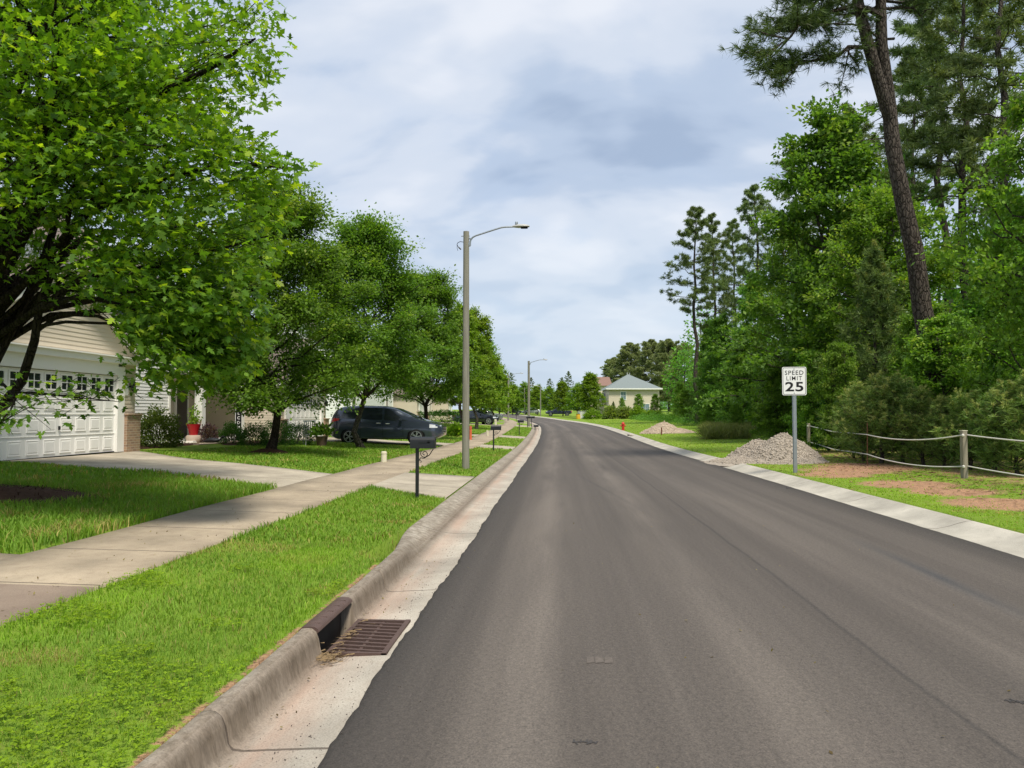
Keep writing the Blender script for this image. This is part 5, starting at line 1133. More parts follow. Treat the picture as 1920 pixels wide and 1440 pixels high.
# ------------------------------------------------------------------ vehicles (local +x forward, right side -y)
def car(name, label, cat, loc, rz, L, W_, prof, belt, paint, roofw, glassdefs, wx, wr, zb=.22, group=None, shield=None, rear=None, seams=(), handles=(), lights=None, tail=None):
    t = thing(name, label, cat, loc, rz, group); hw = W_/2
    px_ = [p[0] for p in prof]; pz_ = [p[1] for p in prof]; bx_ = [p[0] for p in belt]; bz_ = [p[1] for p in belt]
    N = 72; xs = np.linspace(0, L, N); sm = lambda a: np.convolve(np.pad(a, 1, 'edge'), [.2, .6, .2], 'valid')
    zt = sm(np.interp(xs, px_, pz_)); zbt = np.minimum(sm(np.interp(xs, bx_, bz_)), zt-.02)
    e = np.minimum(xs, L-xs); plan = np.sqrt(np.clip(1-np.clip((.55-e)/.55, 0, 1)**2.4*.62, 0, 1)); wb = hw*plan
    bot = zb+.16*np.clip((.45-e)/.45, 0, 1)**1.5
    def sec(i):
        a, b, c, w = bot[i], zbt[i], zt[i], wb[i]; g = np.clip((c-b)/.45, 0, 1); wt = w*(1-(1-roofw)*g)
        m = a+(b-a)*.5
        return [(0, a), (w*.80, a), (w*.955, a+.05), (w*.995, m*.92), (w, m+.08), (w*.965, b), (wt+(w*.965-wt)*.5, b+(c-b)*.52), (wt*.99, b+(c-b)*.86), (wt*.90, b+(c-b)*.965), (wt*.55, c-.008), (0, c)]
    S = [sec(i) for i in range(N)]; K = len(S[0]); V = []; ring = 2*K-2
    for i in range(N):
        V += [(xs[i], -y, z) for y, z in S[i]]+[(xs[i], y, z) for y, z in S[i][-2:0:-1]]
    F = [(i*ring+k, i*ring+(k+1) % ring, (i+1)*ring+(k+1) % ring, (i+1)*ring+k) for i in range(N-1) for k in range(ring)]+[tuple(range(ring)), tuple((N-1)*ring+k for k in range(ring))]
    b = MB(); b.add(V, F); body = b.build('body', paint, t, True)
    def side(x, z):
        f = np.clip(x/L*(N-1), 0, N-1.001); i = int(f); f -= i
        def w(i): return np.interp(z, [q[1] for q in S[i][1:]], [q[0] for q in S[i][1:]])
        return w(i)*(1-f)+w(i+1)*f
    ztop = lambda x: float(np.interp(x, xs, zt))
    def panel(nm, mat, xa, xb, zlo, zhi, sgn, off=.007, parent=None, nx=10, nz=4):
        vs_ = []; 
        for a in range(nx+1):
            x = xa+(xb-xa)*a/nx; lo, hi = zlo(x), zhi(x)
            for c in range(nz+1):
                z = lo+(hi-lo)*c/nz; vs_.append((x, sgn*(side(x, z)+off), z))
        fs = [(a*(nz+1)+c, a*(nz+1)+c+1, (a+1)*(nz+1)+c+1, (a+1)*(nz+1)+c) for a in range(nx) for c in range(nz)]
        return MB().add(vs_, fs).build(nm, mat, parent or t, True)
    ztx = lambda x: np.interp(x, xs, zt); zbx = lambda x: np.interp(x, xs, zbt)
    for (xa, xb, sl_, sr_) in glassdefs:      # sl_/sr_: slant of the rear/front upper corner
        for sg in (-1, 1):
            lo = lambda x: zbx(x)+.035
            def hi(x, xa=xa, xb=xb, sl_=sl_, sr_=sr_):
                full = zbx(x)+(ztx(x)-zbx(x))*.84; f = min(1, max(.04, (x-xa)/sl_ if sl_ else 1), max(.04, (xb-x)/sr_ if sr_ else 1)); return lo(x)+(full-lo(x))*f
            panel('side_window', M['glass'], xa, xb, lo, hi, sg)
    def over(nm, xa, xb, fr, mat, off=.008):
        vs_ = []; nx, ny = 10, 8
        for a in range(nx+1):
            x = xa+(xb-xa)*a/nx; i = int(np.clip(x/L*(N-1), 0, N-1)); pts = S[i][5:]; ys = [p[0] for p in pts][::-1]; zs = [p[1] for p in pts][::-1]
            for c in range(ny+1):
                y = (c/ny*2-1)*fr*S[i][8][0]; z = float(np.interp(abs(y), ys, zs))+(ztop(x)-zt[i]); vs_.append((x, y, z+off))
        MB().add(vs_, [(a*(ny+1)+c, a*(ny+1)+c+1, (a+1)*(ny+1)+c+1, (a+1)*(ny+1)+c) for a in range(nx) for c in range(ny)]).build(nm, mat, t, True)
    if shield: over('windshield', shield[0], shield[1], .92, M['glass'])
    if rear: over('rear_window', rear[0], rear[1], .88, M['glass'])
    for x in wx:
        for sg in (-1, 1):
            Mx = Matrix.Translation((x, sg*(hw*.985-.10), wr)) @ Matrix.Rotation(-sg*math.pi/2, 4, 'X')
            MB().lathe([(wr+.055, -.2), (wr+.055, .108), (wr+.02, .112), (.02, .112)], 30, Mx).build('wheel_well_shade', M['black_shade'], t, True)  # dark disc on the uncut body paints in the wheel well's shade
            w = MB(); w.lathe([(wr*.70, -.12), (wr*.96, -.11), (wr, -.06), (wr, .07), (wr*.96, .115), (wr*.74, .125), (wr*.70, .11)], 30, Mx); wh = w.build('wheel', M['rubber'], t, True)
            rm = MB(); rm.lathe([(wr*.71, .10), (wr*.73, .126), (wr*.66, .128), (wr*.64, .118)], 30, Mx, cap=False)
            for q in range(5):
                for dq in (-.16, .16):
                    a = 6.283*q/5+dq; rm.add([Mx @ Vector((math.cos(a+o_)*rr, math.sin(a+o_)*rr, .127)) for rr, o_ in ((.03, -.5), (.03, .5), (wr*.68, .09), (wr*.68, -.06))], [(0, 1, 2, 3)])
            rm.lathe([(.05, .118), (.055, .13), (.0, .134)], 12, Mx); rm.build('rim', M['alloy'], wh)
    for sg in (-1, 1):
        if tail: panel('taillight', M['taillight'], tail[0], tail[1], lambda x: tail[2]+(x-tail[0])*.25, lambda x: tail[3]-(x-tail[0])*.1, sg, .009, nx=5, nz=2)
        if lights: panel('headlight', M['headlight'], lights[0], lights[1], lambda x: lights[2], lambda x: lights[3]-(x-lights[0])*.12, sg, .009, nx=5, nz=2)
        xm = glassdefs[-1][1]-.28; zm = float(zbx(xm))+.10; MB().box((xm, sg*(side(xm, zm-.05)+.13), zm), (.14, .20, .15), bev=.04).build('wing_mirror', paint, t, True)
        sb = MB()
        for x in seams:
            lo, hi = zb+.14, float(zbx(x))+.02
            for q in range(6):
                z0_, z1_ = lo+(hi-lo)*q/6, lo+(hi-lo)*(q+1)/6; sb.add([(x-.006, sg*(side(x, z0_)+.004), z0_), (x+.006, sg*(side(x, z0_)+.004), z0_), (x+.006, sg*(side(x, z1_)+.004), z1_), (x-.006, sg*(side(x, z1_)+.004), z1_)], [(0, 1, 2, 3)])
        if seams: sb.build('door_seam', M['black_shade'], t)
        for x in handles:
            z = float(zbx(x))-.12; MB().box((x, sg*(side(x, z)+.015), z), (.20, .03, .035), bev=.01).build('door_handle', M['chrome'], t, True)
        panel('sill_trim', M['lamp_grey'] if cat == 'minivan' else M['black_shade'], wx[0]+wr+.12, wx[1]-wr-.12, lambda x: zb+.03, lambda x: zb+.075, sg, .012, nx=6, nz=1)
    g = MB()
    for q in range(4): g.box((L+.004, 0, bot[-1]+.14+.075*q), (.03, W_*.42, .03), bev=.008)
    g.build('grille', M['chrome'], t)
    g = MB(); g.box((L-.01, 0, bot[-1]+.26), (.03, W_*.44, .30)); g.build('grille_opening', M['black_shade'], t)
    for sg in (-1, 1): MB().box((L-.06, sg*W_*.30, bot[-1]+.12), (.06, .16, .08), bev=.02).build('fog_lamp', M['headlight'], t, True)
    return t
xv, yv = at(729, 35.6); 
van = car('minivan', 'dark slate minivan parked across the second driveway with its nose at the sidewalk', 'minivan', (xv-2.55, yv, gz(xv, yv)+.02), 0, 5.15, 2.0,
    [(0, .98), (.06, 1.20), (.28, 1.56), (.62, 1.70), (1.4, 1.755), (2.5, 1.73), (3.05, 1.62), (3.55, 1.40), (4.08, 1.13), (4.6, 1.01), (4.95, .90), (5.15, .74)],
    [(0, .94), (.6, 1.12), (1.6, 1.10), (2.8, 1.04), (3.9, 1.00), (4.6, .93), (5.15, .68)], M['van'], .80,
    [(.50, 1.42, .25, 0), (1.52, 2.45, 0, 0), (2.56, 3.62, 0, .80)], (.98, 4.02), .345, shield=(2.98, 4.0), rear=(.10, .46), seams=(1.48, 2.50, 3.42), handles=(2.30, 2.72), lights=(4.62, 5.04, .74, .90), tail=(.03, .50, .96, 1.20))
gx, gy = at(905, 79)
car('sedan', 'black sedan in the far driveway beyond the lamp pole, nose toward the street', 'sedan', (gx-3.1, gy, gz(gx, gy)+.02), 0, 4.8, 1.84,
    [(0, .86), (.1, .98), (.7, 1.04), (1.3, 1.30), (2.0, 1.44), (2.7, 1.42), (3.2, 1.22), (3.7, .98), (4.4, .86), (4.8, .62)], [(0, .82), (1, .94), (3, .92), (4, .86), (4.8, .58)], M['carblack'], .76,
    [(.95, 2.0, .7, 0), (2.06, 3.25, 0, .75)], (.95, 3.80), .34, shield=(2.80, 3.55), rear=(.75, 1.35), seams=(2.03, 3.2), handles=(1.8, 2.3), lights=(4.25, 4.7, .64, .78), tail=(.05, .45, .78, .92))
gx, gy = at(918, 99)
car('hatchback', 'silver white car behind the black sedan, partly under the trees', 'car', (gx-3.0, gy, gz(gx, gy)+.02), .12, 4.7, 1.85,
    [(0, .95), (.12, 1.15), (.7, 1.40), (1.5, 1.52), (2.5, 1.50), (3.1, 1.28), (3.7, 1.02), (4.35, .90), (4.7, .66)], [(0, .9), (1, 1.0), (3, .97), (4, .9), (4.7, .6)], M['carsilver'], .78,
    [(.55, 1.8, .5, 0), (1.88, 3.15, 0, .8)], (.9, 3.75), .35, shield=(2.65, 3.55), rear=(.15, .7), seams=(1.84, 3.1), handles=(1.6, 2.1), lights=(4.1, 4.6, .68, .84), tail=(.05, .4, .86, 1.05))
gx, gy = at(1047, 166)
def pickup():
    t = car('pickup_truck', 'dark navy pickup truck parked side on under the far yard trees', 'pickup truck', (gx+2.9, gy, gz(gx, gy)), math.pi, 5.7, 1.98,
        [(0, 1.12), (.1, 1.16), (1.75, 1.16), (1.95, 1.72), (2.4, 1.86), (3.3, 1.84), (3.8, 1.50), (4.1, 1.20), (5.2, 1.12), (5.7, .90)], [(0, 1.1), (1.7, 1.12), (4, 1.12), (5, 1.06), (5.7, .84)], M['carnavy'], .80,
        [(2.02, 2.75, .1, 0), (2.82, 3.85, 0, .65)], (1.05, 4.55), .40, zb=.40, shield=(3.35, 4.05), seams=(2.78, 3.7), handles=(2.2, 2.95), lights=(5.3, 5.62, .86, 1.0), tail=(.03, .15, .8, 1.08))
    MB().box((.95, 0, 1.13), (1.55, 1.55, .10)).build('cargo_bed', M['black_shade'], t)
pickup()
gx, gy = at(997, 192)
car('sedan', 'pale car far off under the trees left of the pickup', 'car', (gx+2.2, gy, gz(gx, gy)), math.pi, 4.7, 1.85,
    [(0, .95), (.12, 1.1), (.7, 1.35), (1.5, 1.48), (2.5, 1.46), (3.1, 1.26), (3.7, 1.0), (4.35, .90), (4.7, .66)], [(0, .9), (1, 1.0), (3, .97), (4, .9), (4.7, .6)], M['carsilver'], .78, [(.55, 1.8, .5, 0), (1.88, 3.15, 0, .8)], (.9, 3.75), .34, shield=(2.65, 3.55), rear=(.15, .7))
gx, gy = at(962, 202)
car('sedan', 'dark car parked far off where the road bends out of sight', 'car', (gx-2.4, gy, gz(gx, gy)), .3, 4.7, 1.85,
    [(0, .95), (.12, 1.1), (.7, 1.40), (1.5, 1.55), (2.5, 1.52), (3.1, 1.30), (3.7, 1.0), (4.35, .90), (4.7, .66)], [(0, .9), (1, 1.0), (3, .97), (4, .9), (4.7, .6)], M['carblack'], .78, [(.55, 1.8, .5, 0), (1.88, 3.15, 0, .8)], (.9, 3.75), .34, shield=(2.65, 3.55), rear=(.15, .7))

# ------------------------------------------------------------------ houses (local: origin on the ground, -? front faces +x, y along the road)
def siding(b, y0, y1, z0, zf, x, course=.115, lap=.014, axis='y', flip=1):
    """lapped boards on the plane x, from y0..y1; zf(y) upper limit; boards clipped course by course"""
    z = z0; zmax = max(zf(y0+(y1-y0)*k/40) for k in range(41))
    while z < zmax-.005:
        z2 = min(z+course, zmax); ys = [y0+(y1-y0)*k/80 for k in range(81) if zf(y0+(y1-y0)*k/80) >= (z+z2)/2]
        if len(ys) > 1:
            a, c = ys[0], ys[-1]; o = flip*lap
            pts = [(x+o, a, z), (x+o, c, z), (x, c, z2), (x, a, z2), (x, a, z), (x, c, z)]
            if axis == 'x': pts = [(q[1], q[0], q[2]) for q in pts]
            b.add(pts, [(0, 1, 2, 3), (4, 5, 1, 0)])
        z = z2
def window(par, x, yc, zc, w, h, dark='glass', mun=(2, 2), axis='y', fl=1):
    def bx(b, c, d):
        if axis == 'y': b.box((x+fl*c[0], yc+c[1], zc+c[2]), d)
        else: b.box((yc+c[1], x+fl*c[0], zc+c[2]), (d[1], d[0], d[2]))
    b = MB(); 
    for sg in (-1, 1): bx(b, (.02, sg*(w/2+.04), 0), (.06, .09, h+.18)); bx(b, (.021, 0, sg*(h/2+.045)), (.062, w, .09))
    wf = b.build('window', M['white'], par)
    b = MB(); bx(b, (.0, 0, 0), (.02, w, h)); b.build('pane', M[dark], wf)
    b = MB()
    for k in range(1, mun[0]): bx(b, (.015, -w/2+w*k/mun[0], 0), (.02, .022, h))
    for k in range(1, mun[1]): bx(b, (.016, 0, -h/2+h*k/mun[1]), (.02, w, .03))
    if b.v: b.build('muntin', M['white'], wf)
def garage_door(par, x, yc, z0, w=4.88, h=2.13, detail=True):
    b = MB(); b.box((x-.03, yc, z0+h/2), (.05, w, h))
    ny, rows = 8, 4; pw = w/ny; ph = h/rows
    if detail:
        for rI in range(rows):
            b.box((x+.001, yc, z0+ph*(rI+1)-.004), (.02, w, .005)) if rI < 3 else None
            for k in range(ny):
                cy, cz = yc-w/2+pw*(k+.5), z0+ph*(rI+.5)
                if rI < 3:
                    a, c = pw*.36, ph*.34      # raised panel: outer frame then field
                    pts = []; 
                    for (ia, ic, xo) in ((a, c, -.004), (a*.96, c*.93, .012), (a*.80, c*.72, .004), (a*.74, c*.62, .013)): pts += [(x+xo, cy-ia, cz-ic), (x+xo, cy+ia, cz-ic), (x+xo, cy+ia, cz+ic), (x+xo, cy-ia, cz+ic)]
                    fs = [(l*4+q, l*4+(q+1) % 4, (l+1)*4+(q+1) % 4, (l+1)*4+q) for l in range(3) for q in range(4)]+[(12, 13, 14, 15)]
                    b.add(pts, fs)
    g = b.build('garage_door', M['white'], par)
    if detail:
        pn = MB(); mn = MB()
        for k in range(ny):
            cy, cz = yc-w/2+pw*(k+.5), z0+ph*3.5; a, c = pw*.34, ph*.33
            pn.box((x, cy, cz), (.012, 2*a, 2*c))
            mn.box((x+.008, cy, cz), (.016, .026, 2*c)); mn.box((x+.009, cy, cz), (.016, 2*a, .026))
            for sg in (-1, 1): mn.box((x+.008, cy+sg*(a+.02), cz), (.03, .04, 2*c+.08)); mn.box((x+.0075, cy, cz+sg*(c+.02)), (.03, 2*a, .04))
        pn.build('pane', M['glass'], g); mn.build('muntin', M['white'], g)
        MB().box((x+.03, yc+.02, z0+.72), (.05, .03, .10), bev=.006).build('handle', M['black'], g)
        MB().box((x-.0, yc, z0+.012), (.02, w, .024)).build('door_seal', M['black_shade'], g)
def gable_wing(h, x, yc, z0, hw=3.5, eave=2.75, pitch=.58, depth=9, detail=True, door=True):
    """front wing with a street-facing gable holding a garage door"""
    apex = eave+hw*pitch; zf = lambda y: z0+eave+max(0, (hw-abs(y-yc)))*pitch
    b = MB(); dw = 4.88/2
    if door:
        siding(b, yc-hw, yc+hw, z0+2.50, zf, x)
        for sg in (-1, 1):
            ya, yb = sorted((yc+sg*(dw+.34), yc+sg*hw)); siding(b, ya, yb, z0+1.02, lambda y: z0+2.5, x)
    else: siding(b, yc-hw, yc+hw, z0, zf, x)
    b.box((x-.10, yc, z0+(eave+2.4)/2), (.14, 2*hw-.02, eave-2.4+.02)); 
    b.add([(x-.05, yc-hw, z0+eave), (x-.05, yc+hw, z0+eave), (x-.05, yc, z0+apex)], [(0, 1, 2)])
    for sg in (-1, 1):
        siding(b, x-depth, x, z0, lambda y: z0+eave, yc+sg*hw, axis='x', flip=sg)
        b.box((x-depth/2-.1, yc+sg*(hw-.06), z0+eave/2-.1), (depth-.2, .08, eave+.2))
        if door: b.box((x-.10, yc+sg*(dw+(hw-dw)/2+.06), z0+1.25), (.14, hw-dw-.2, 2.5))
    b.build('wall', M['siding_cream'], h)
    tr = MB()
    if door:
        for sg in (-1, 1): tr.box((x+.03, yc+sg*(dw+.17), z0+1.20), (.16, .34, 2.40))
        tr.box((x+.035, yc, z0+2.32), (.17, 4.87, .34)); tr.box((x+.10, yc, z0+2.56), (.30, 2*hw+.10, .16)); tr.box((x+.13, yc, z0+2.655), (.40, 2*hw+.20, .035))
    for sg in (-1, 1):
        tr.box((x+.012, yc+sg*(hw-.04), z0+1.02+(eave-1.02)/2), (.05, .11, eave-1.02)) if not door else None
        a, c = Vector((0, yc+sg*(hw+.3), z0+eave-.3*pitch)), Vector((0, yc, z0+apex))
        d = (c-a); tr.add([(xx, a.y, a.z+o) for xx in (x+.02, x+.30) for o in (-.02, .17)]+[(xx, c.y, c.z+o) for xx in (x+.02, x+.30) for o in (-.02, .17)], [(0, 1, 3, 2), (4, 5, 7, 6), (0, 4, 5, 1), (2, 6, 7, 3), (0, 2, 6, 4), (1, 5, 7, 3)])
    tr.build('trim', M['white'], h)
    rf = MB()
    for sg in (-1, 1):
        y1, z1 = yc+sg*(hw+.33), z0+eave-.33*pitch+.18; y2, z2 = yc, z0+apex+.18
        rf.add([(xx, yy, zz+o) for xx in (x-depth, x+.34) for yy, zz in ((y1, z1), (y2, z2)) for o in (0, .06)], [(0, 1, 3, 2), (4, 6, 7, 5), (0, 4, 5, 1), (2, 3, 7, 6), (0, 2, 6, 4), (1, 5, 7, 3)])
    rf.build('roof', M['roof'], h)
    if door:
        garage_door(h, x+.02, yc, z0, detail=detail)
        for sg in (-1, 1):
            cw = hw-dw-.34; br = MB(); br.box((x+.06, yc+sg*(dw+.34+cw/2), z0+.46), (.26, cw-.01, 1.14)); br.build('brick_pier', M['brick'], h)
            MB().box((x+.07, yc+sg*(dw+.34+cw/2), z0+1.055), (.34, cw+.05, .05), bev=.01).build('pier_cap', M['brick'], h)
            if detail:
                l = MB(); yy = yc+sg*(dw+.34+cw*.55); l.lathe([(.03, 0), (.075, .04), (.085, .20), (.11, .22), (.02, .30)], 6, Matrix.Translation((x+.14, yy, z0+1.72))); l.box((x+.04, yy, z0+1.86), (.10, .05, .05)); l.build('wall_lantern', M['black'], h)
                MB().box((x+.022, yy-sg*.17, z0+1.80), (.03, .16, .40)).build('number_board', M['white'], h)
def main_body(h, x, y0, y1, z0, eave, depth, ridge, wins=(), wallmat='siding_beige', roofmat='roof', front=True):
    b = MB(); b.box((x-.08-depth/2, (y0+y1)/2, z0+eave/2-.1), (depth, y1-y0-.04, eave+.2))
    siding(b, y0, y1, z0, lambda y: z0+eave, x)
    for yy, fl in ((y0, -1), (y1, 1)): siding(b, x-depth, x, z0, lambda q: z0+eave+max(0, depth/2-abs(q-(x-depth/2)))*(ridge-eave)/(depth/2), yy, axis='x', flip=fl)
    for yy in (y0+.02, y1-.02): b.add([(x-depth, yy, z0+eave), (x, yy, z0+eave), (x-depth/2, yy, z0+ridge)], [(0, 1, 2)])
    b.build('wall', M[wallmat], h)
    rf = MB(); o = .4; sl_ = (ridge-eave)/(depth/2)
    for sg in (-1, 1):
        xa, za = x-depth/2+sg*(depth/2+o), z0+eave-o*sl_+.10; xb, zb_ = x-depth/2, z0+ridge+.10
        rf.add([(xx, yy, zz+q) for yy in (y0-o, y1+o) for xx, zz in ((xa, za), (xb, zb_)) for q in (0, .08)], [(0, 1, 3, 2), (4, 6, 7, 5), (0, 4, 5, 1), (2, 3, 7, 6), (0, 2, 6, 4), (1, 5, 7, 3)])
    rf.build('roof', M[roofmat], h)
    tr = MB(); tr.box((x+o-.02, (y0+y1)/2, z0+eave-o*sl_+.02), (.05, y1-y0+2*o, .18)); tr.box((x+.02, y0+.06, z0+eave/2), (.05, .12, eave-.1)); tr.box((x+.02, y1-.06, z0+eave/2), (.05, .12, eave-.1)); tr.build('trim', M['white'], h)
    for (yc, zc, w, hh) in wins: window(h, x+.012, yc, z0+zc, w, hh)

# town house pair on the left: two garage wings, recessed porch between
HX = -12.5; hz = .54; 
def place_house(name, label, s0, cat='house'):
    x, y = PS(s0, 0); p = float(np.interp(s0, _S, _psi)); return thing(name, label, cat, (float(x), float(y), float(zroad(s0))), p)
h = place_house('town_house', 'cream sided town house pair with white garage doors and a recessed porch', 0)
zA = hz-.02
gable_wing(h, HX, 18.45, zA, detail=True); gable_wing(h, HX, 37.0, zA-.26, detail=True)
main_body(h, -14.6, 22.4, 28.0, zA-.05, 5.4, 9, 8.6, wins=[(25.2, 4.1, 1.6, 1.4)], wallmat='siding_white')
main_body(h, -16.0, 28.05, 33.4, zA-.10, 5.4, 7.6, 8.4, wins=[(29.3, 1.35, .95, 1.7), (30.7, 4.1, 1.4, 1.4)], wallmat='siding_beige')
pr = MB(); pr.box((-14.9, 30.7, zA+2.75), (2.4, 5.3, .22)); pr.box((-14.9, 30.7, zA-.03), (2.4, 5.3, .16)); pr.build('porch', M['white'], h)
for yy in (28.9, 32.6):
    c = MB(); c.box((-13.85, yy, zA+1.35), (.30, .30, 2.58)); c.box((-13.85, yy, zA+.16), (.36, .36, .22)); c.box((-13.85, yy, zA+2.57), (.36, .36, .14)); c.build('porch_column', M['white'], h)
d = MB(); d.box((-15.97, 31.6, zA+1.1), (.06, .95, 2.05)); dr = d.build('front_door', M['carblack'], h); MB().lathe([(.03, 0), (.04, .03), (.03, .06), (0, .065)], 10, Matrix.Translation((-15.94, 31.25, zA+1.0)) @ Matrix.Rotation(math.pi/2, 4, 'Y')).build('door_knob', M['chrome'], dr)
d = MB(); [d.box((-15.955, 31.6+sg*.53, zA+1.1), (.09, .10, 2.15)) for sg in (-1, 1)]; d.box((-15.955, 31.6, zA+2.2), (.092, 1.16, .10)); d.build('door_frame', M['white'], h)
bpy.context.view_layer.update()
MH = h.matrix_world
# welcome board
x, y = -13.55, 31.75; p = MH @ Vector((x, y, zA)); t = thing('welcome_board', 'tall black board lettered WELCOME standing on the porch', 'sign', (p.x, p.y, p.z+.0), MH.to_euler().z)
MB().box((0, 0, .82), (.04, .30, 1.62), rz=R(-38), bev=.006).build('board', M['sign_black'], t)
bd = t.children[0]; fr = MB(); rot = Matrix.Rotation(R(-38), 4, 'Z')
for sg in (-1, 1): fr.box(rot @ Vector((.022, sg*.145, .82)), (.012, .018, 1.62), rz=R(-38))
fr.build('frame', M['siding_white'], bd)
for i, ch in enumerate('WELCOME'):
    text_mesh('lettering', ch, .13, M['sign_white'], bd, rot @ Matrix.Translation((.0225, 0, 1.43-.20*i)) @ Matrix.Rotation(math.pi/2, 4, 'Z') @ Matrix.Rotation(math.pi/2, 4, 'X'), 1.0, bold=.01)
def hp(x, y): 
    p = MH @ Vector((x, y, 0)); return (p.x, p.y, gz(p.x, p.y))
# porch pots and plants
q = at(364, 29.3); t = thing('flower_pot', 'glossy red pot on a pale round pot before the porch, holding a green plant', 'flower pot', (q[0], q[1], gz(*q)))
MB().lathe([(.20, -.02), (.27, .08), (.29, .22), (.25, .30), (.20, .31)], 18).build('base_pot', M['terracotta'], t, True); MB().lathe([(.15, .30), (.19, .50), (.25, .70), (.26, .73), (.20, .72)], 18).build('pot', M['redpot'], t, True)
r = np.random.default_rng(9); n = 160; P = np.c_[r.normal(0, .10, n), r.normal(0, .10, n), .72+np.abs(r.normal(.25, .22, n))]; V, F, C = leaves(P, r.normal(0, 1, (n, 3)), r, .13, OVAL, P_STREET2); mesh_np('plant', V, [F], M['leaf'], t, col=C)
q = at(392, 29.6); t = bush('plum_shrub', 'purple leaved shrub beside the red pot at the porch', (q[0], q[1], gz(*q)), .36, .75, 900, .10, (A((.06, .028, .036)), A((.16, .10, .12)), A((.22, .17, .18))), 61)
q = at(398, 28.6); t = thing('garden_ornament', 'small dark goose shaped ornament lying in the mulch by the porch', 'ornament', (q[0], q[1], gz(*q)), .2)
b = MB(); b.tube([(-.30, 0, .10), (-.2, 0, .12), (0, 0, .14), (.18, 0, .13), (.30, 0, .15), (.36, 0, .24)], [.02, .07, .10, .08, .04, .03], 8); b.build('body', M['black'], t, True); MB().tube([(.34, 0, .22), (.40, 0, .27), (.48, 0, .26)], [.03, .045, .015], 8).build('head', M['black'], t, True)
q = at(295, 25.2); bush('evergreen_bush', 'loose yellow green bush at the corner of the brick pier', (q[0], q[1], gz(*q)-.02), (.72, .72), 1.32, 5200, .085, (A((.055, .095, .020)), A((.12, .16, .035)), A((.20, .22, .07))), 62)
BG = (A((.022, .075, .014)), A((.050, .125, .020)), A((.09, .17, .03)))
for i, (px, d, rx, rz, lb) in enumerate([(436, 29.2, .50, .78, 'small clipped green bush left of the welcome board'), (477, 28.6, .62, .80, 'clipped green bush behind the dark street tree trunk'), (521, 30.2, .80, 1.0, 'rounded dark green bush right of the dark street tree trunk'), (556, 31.2, .75, .98, 'dark green bush furthest right, nearest the garden chair')]):
    q = at(px, d); bush('boxwood_bush', lb, (q[0], q[1], gz(*q)), rx, rz, 4200, .055, BG, 70+i, group='clipped bushes before the porch')
q = at(604, 30.8); t = thing('flower_pot', 'brown tapered pot with leafy plant at the lawn edge left of the minivan', 'flower pot', (q[0], q[1], gz(*q)))
MB().lathe([(.17, -.02), (.24, .36), (.255, .40), (.20, .40)], 16).build('pot', M['potbrown'], t, True)
n = 240; P = np.c_[r.normal(0, .16, n), r.normal(0, .16, n), .42+np.abs(r.normal(.12, .16, n))]; V, F, C = leaves(P, np.c_[P[:, :2]*3, np.full(n, .8)], r, .22, OVAL, P_STREET, droop=0); mesh_np('plant', V, [F], M['leaf'], t, col=C)
q = at(583, 31.0); t = thing('garden_chair', 'light grey metal garden chair beside the brown plant pot', 'chair', (q[0], q[1], gz(*q)), R(-60))
b = MB(); b.box((0, 0, .44), (.48, .48, .035), bev=.012); b.build('seat', M['wicker'], t)
b = MB(); [b.box((-.235, -.2+.08*k, .72), (.018, .03, .50)) for k in range(6)]; b.box((-.24, 0, .99), (.03, .50, .05)); b.build('backrest', M['wicker'], t)
for sx_ in (-1, 1):
    for sy_ in (-1, 1): MB().tube([(sx_*.22, sy_*.22, .43), (sx_*.25, sy_*.24, 0)], .016, 6).build('leg', M['wicker'], t)
# mulch rings and beds
def mulch(name, label, x, y, rx, ry, hh, seed, nn=1400):
    r = np.random.default_rng(seed); z0 = gz(x, y); V = []; F = []; nr, na = 8, 28
    for i in range(nr+1):
        for k in range(na):
            a = 6.283*k/na; f = i/nr; rr = f*(1+.10*math.sin(3*a+seed)+.06*math.sin(7*a)); px_, py_ = x+rx*rr*math.cos(a), y+ry*rr*math.sin(a); V.append((px_, py_, gz(px_, py_)-.03*(f > .95)+hh*(1-f*f)+.012))
    F = [(i*na+k, i*na+(k+1) % na, (i+1)*na+(k+1) % na, (i+1)*na+k) for i in range(nr) for k in range(na)]
    V = np.array(V); a = r.uniform(0, 6.283, nn); f = r.random(nn)**.5; cx, cy = x+rx*f*np.cos(a), y+ry*f*np.sin(a); s_, t_ = ST(cx, cy); cz = zg(s_, t_)+hh*(1-f*f)+.02
    D = unit(np.c_[r.normal(0, 1, (nn, 2)), r.normal(0, .25, nn)]); l = r.uniform(.015, .055, (nn, 1)); Sd = unit(np.cross(D, [0, 0, 1.0]))*r.uniform(.004, .010, (nn, 1)); c = np.c_[cx, cy, cz]
    V2 = np.stack([c-D*l-Sd, c-D*l+Sd, c+D*l+Sd, c+D*l-Sd], 1).reshape(-1, 3); F2 = np.arange(nn*4).reshape(nn, 4)+len(V)
    return props(mesh_np(name, np.concatenate([V, V2]), [fix_up(np.array(F), V), F2], M['mulch']), label, 'mulch', kind='stuff')
mulch('mulch', 'dark mulch ring round the foot of the near maple', MUL[0], MUL[1], 2.1, 1.25, .13, 1, 2600)
q = at(505, 24.5); mulch('mulch', 'small mulch ring round the dark trunked street tree', q[0], q[1], .62, .55, .13, 2, 500)
for i, (xx, yy, rx, ry) in enumerate([(-13.6, 25.2, .85, 2.6), (-12.2, 30.9, .8, 3.4)]):
    q = hp(xx, yy); mulch('mulch', ['mulch bed under the loose bush by the brick pier', 'long mulch bed under the clipped bushes'][i], q[0], q[1], rx, ry, .06, 5+i, 1500)

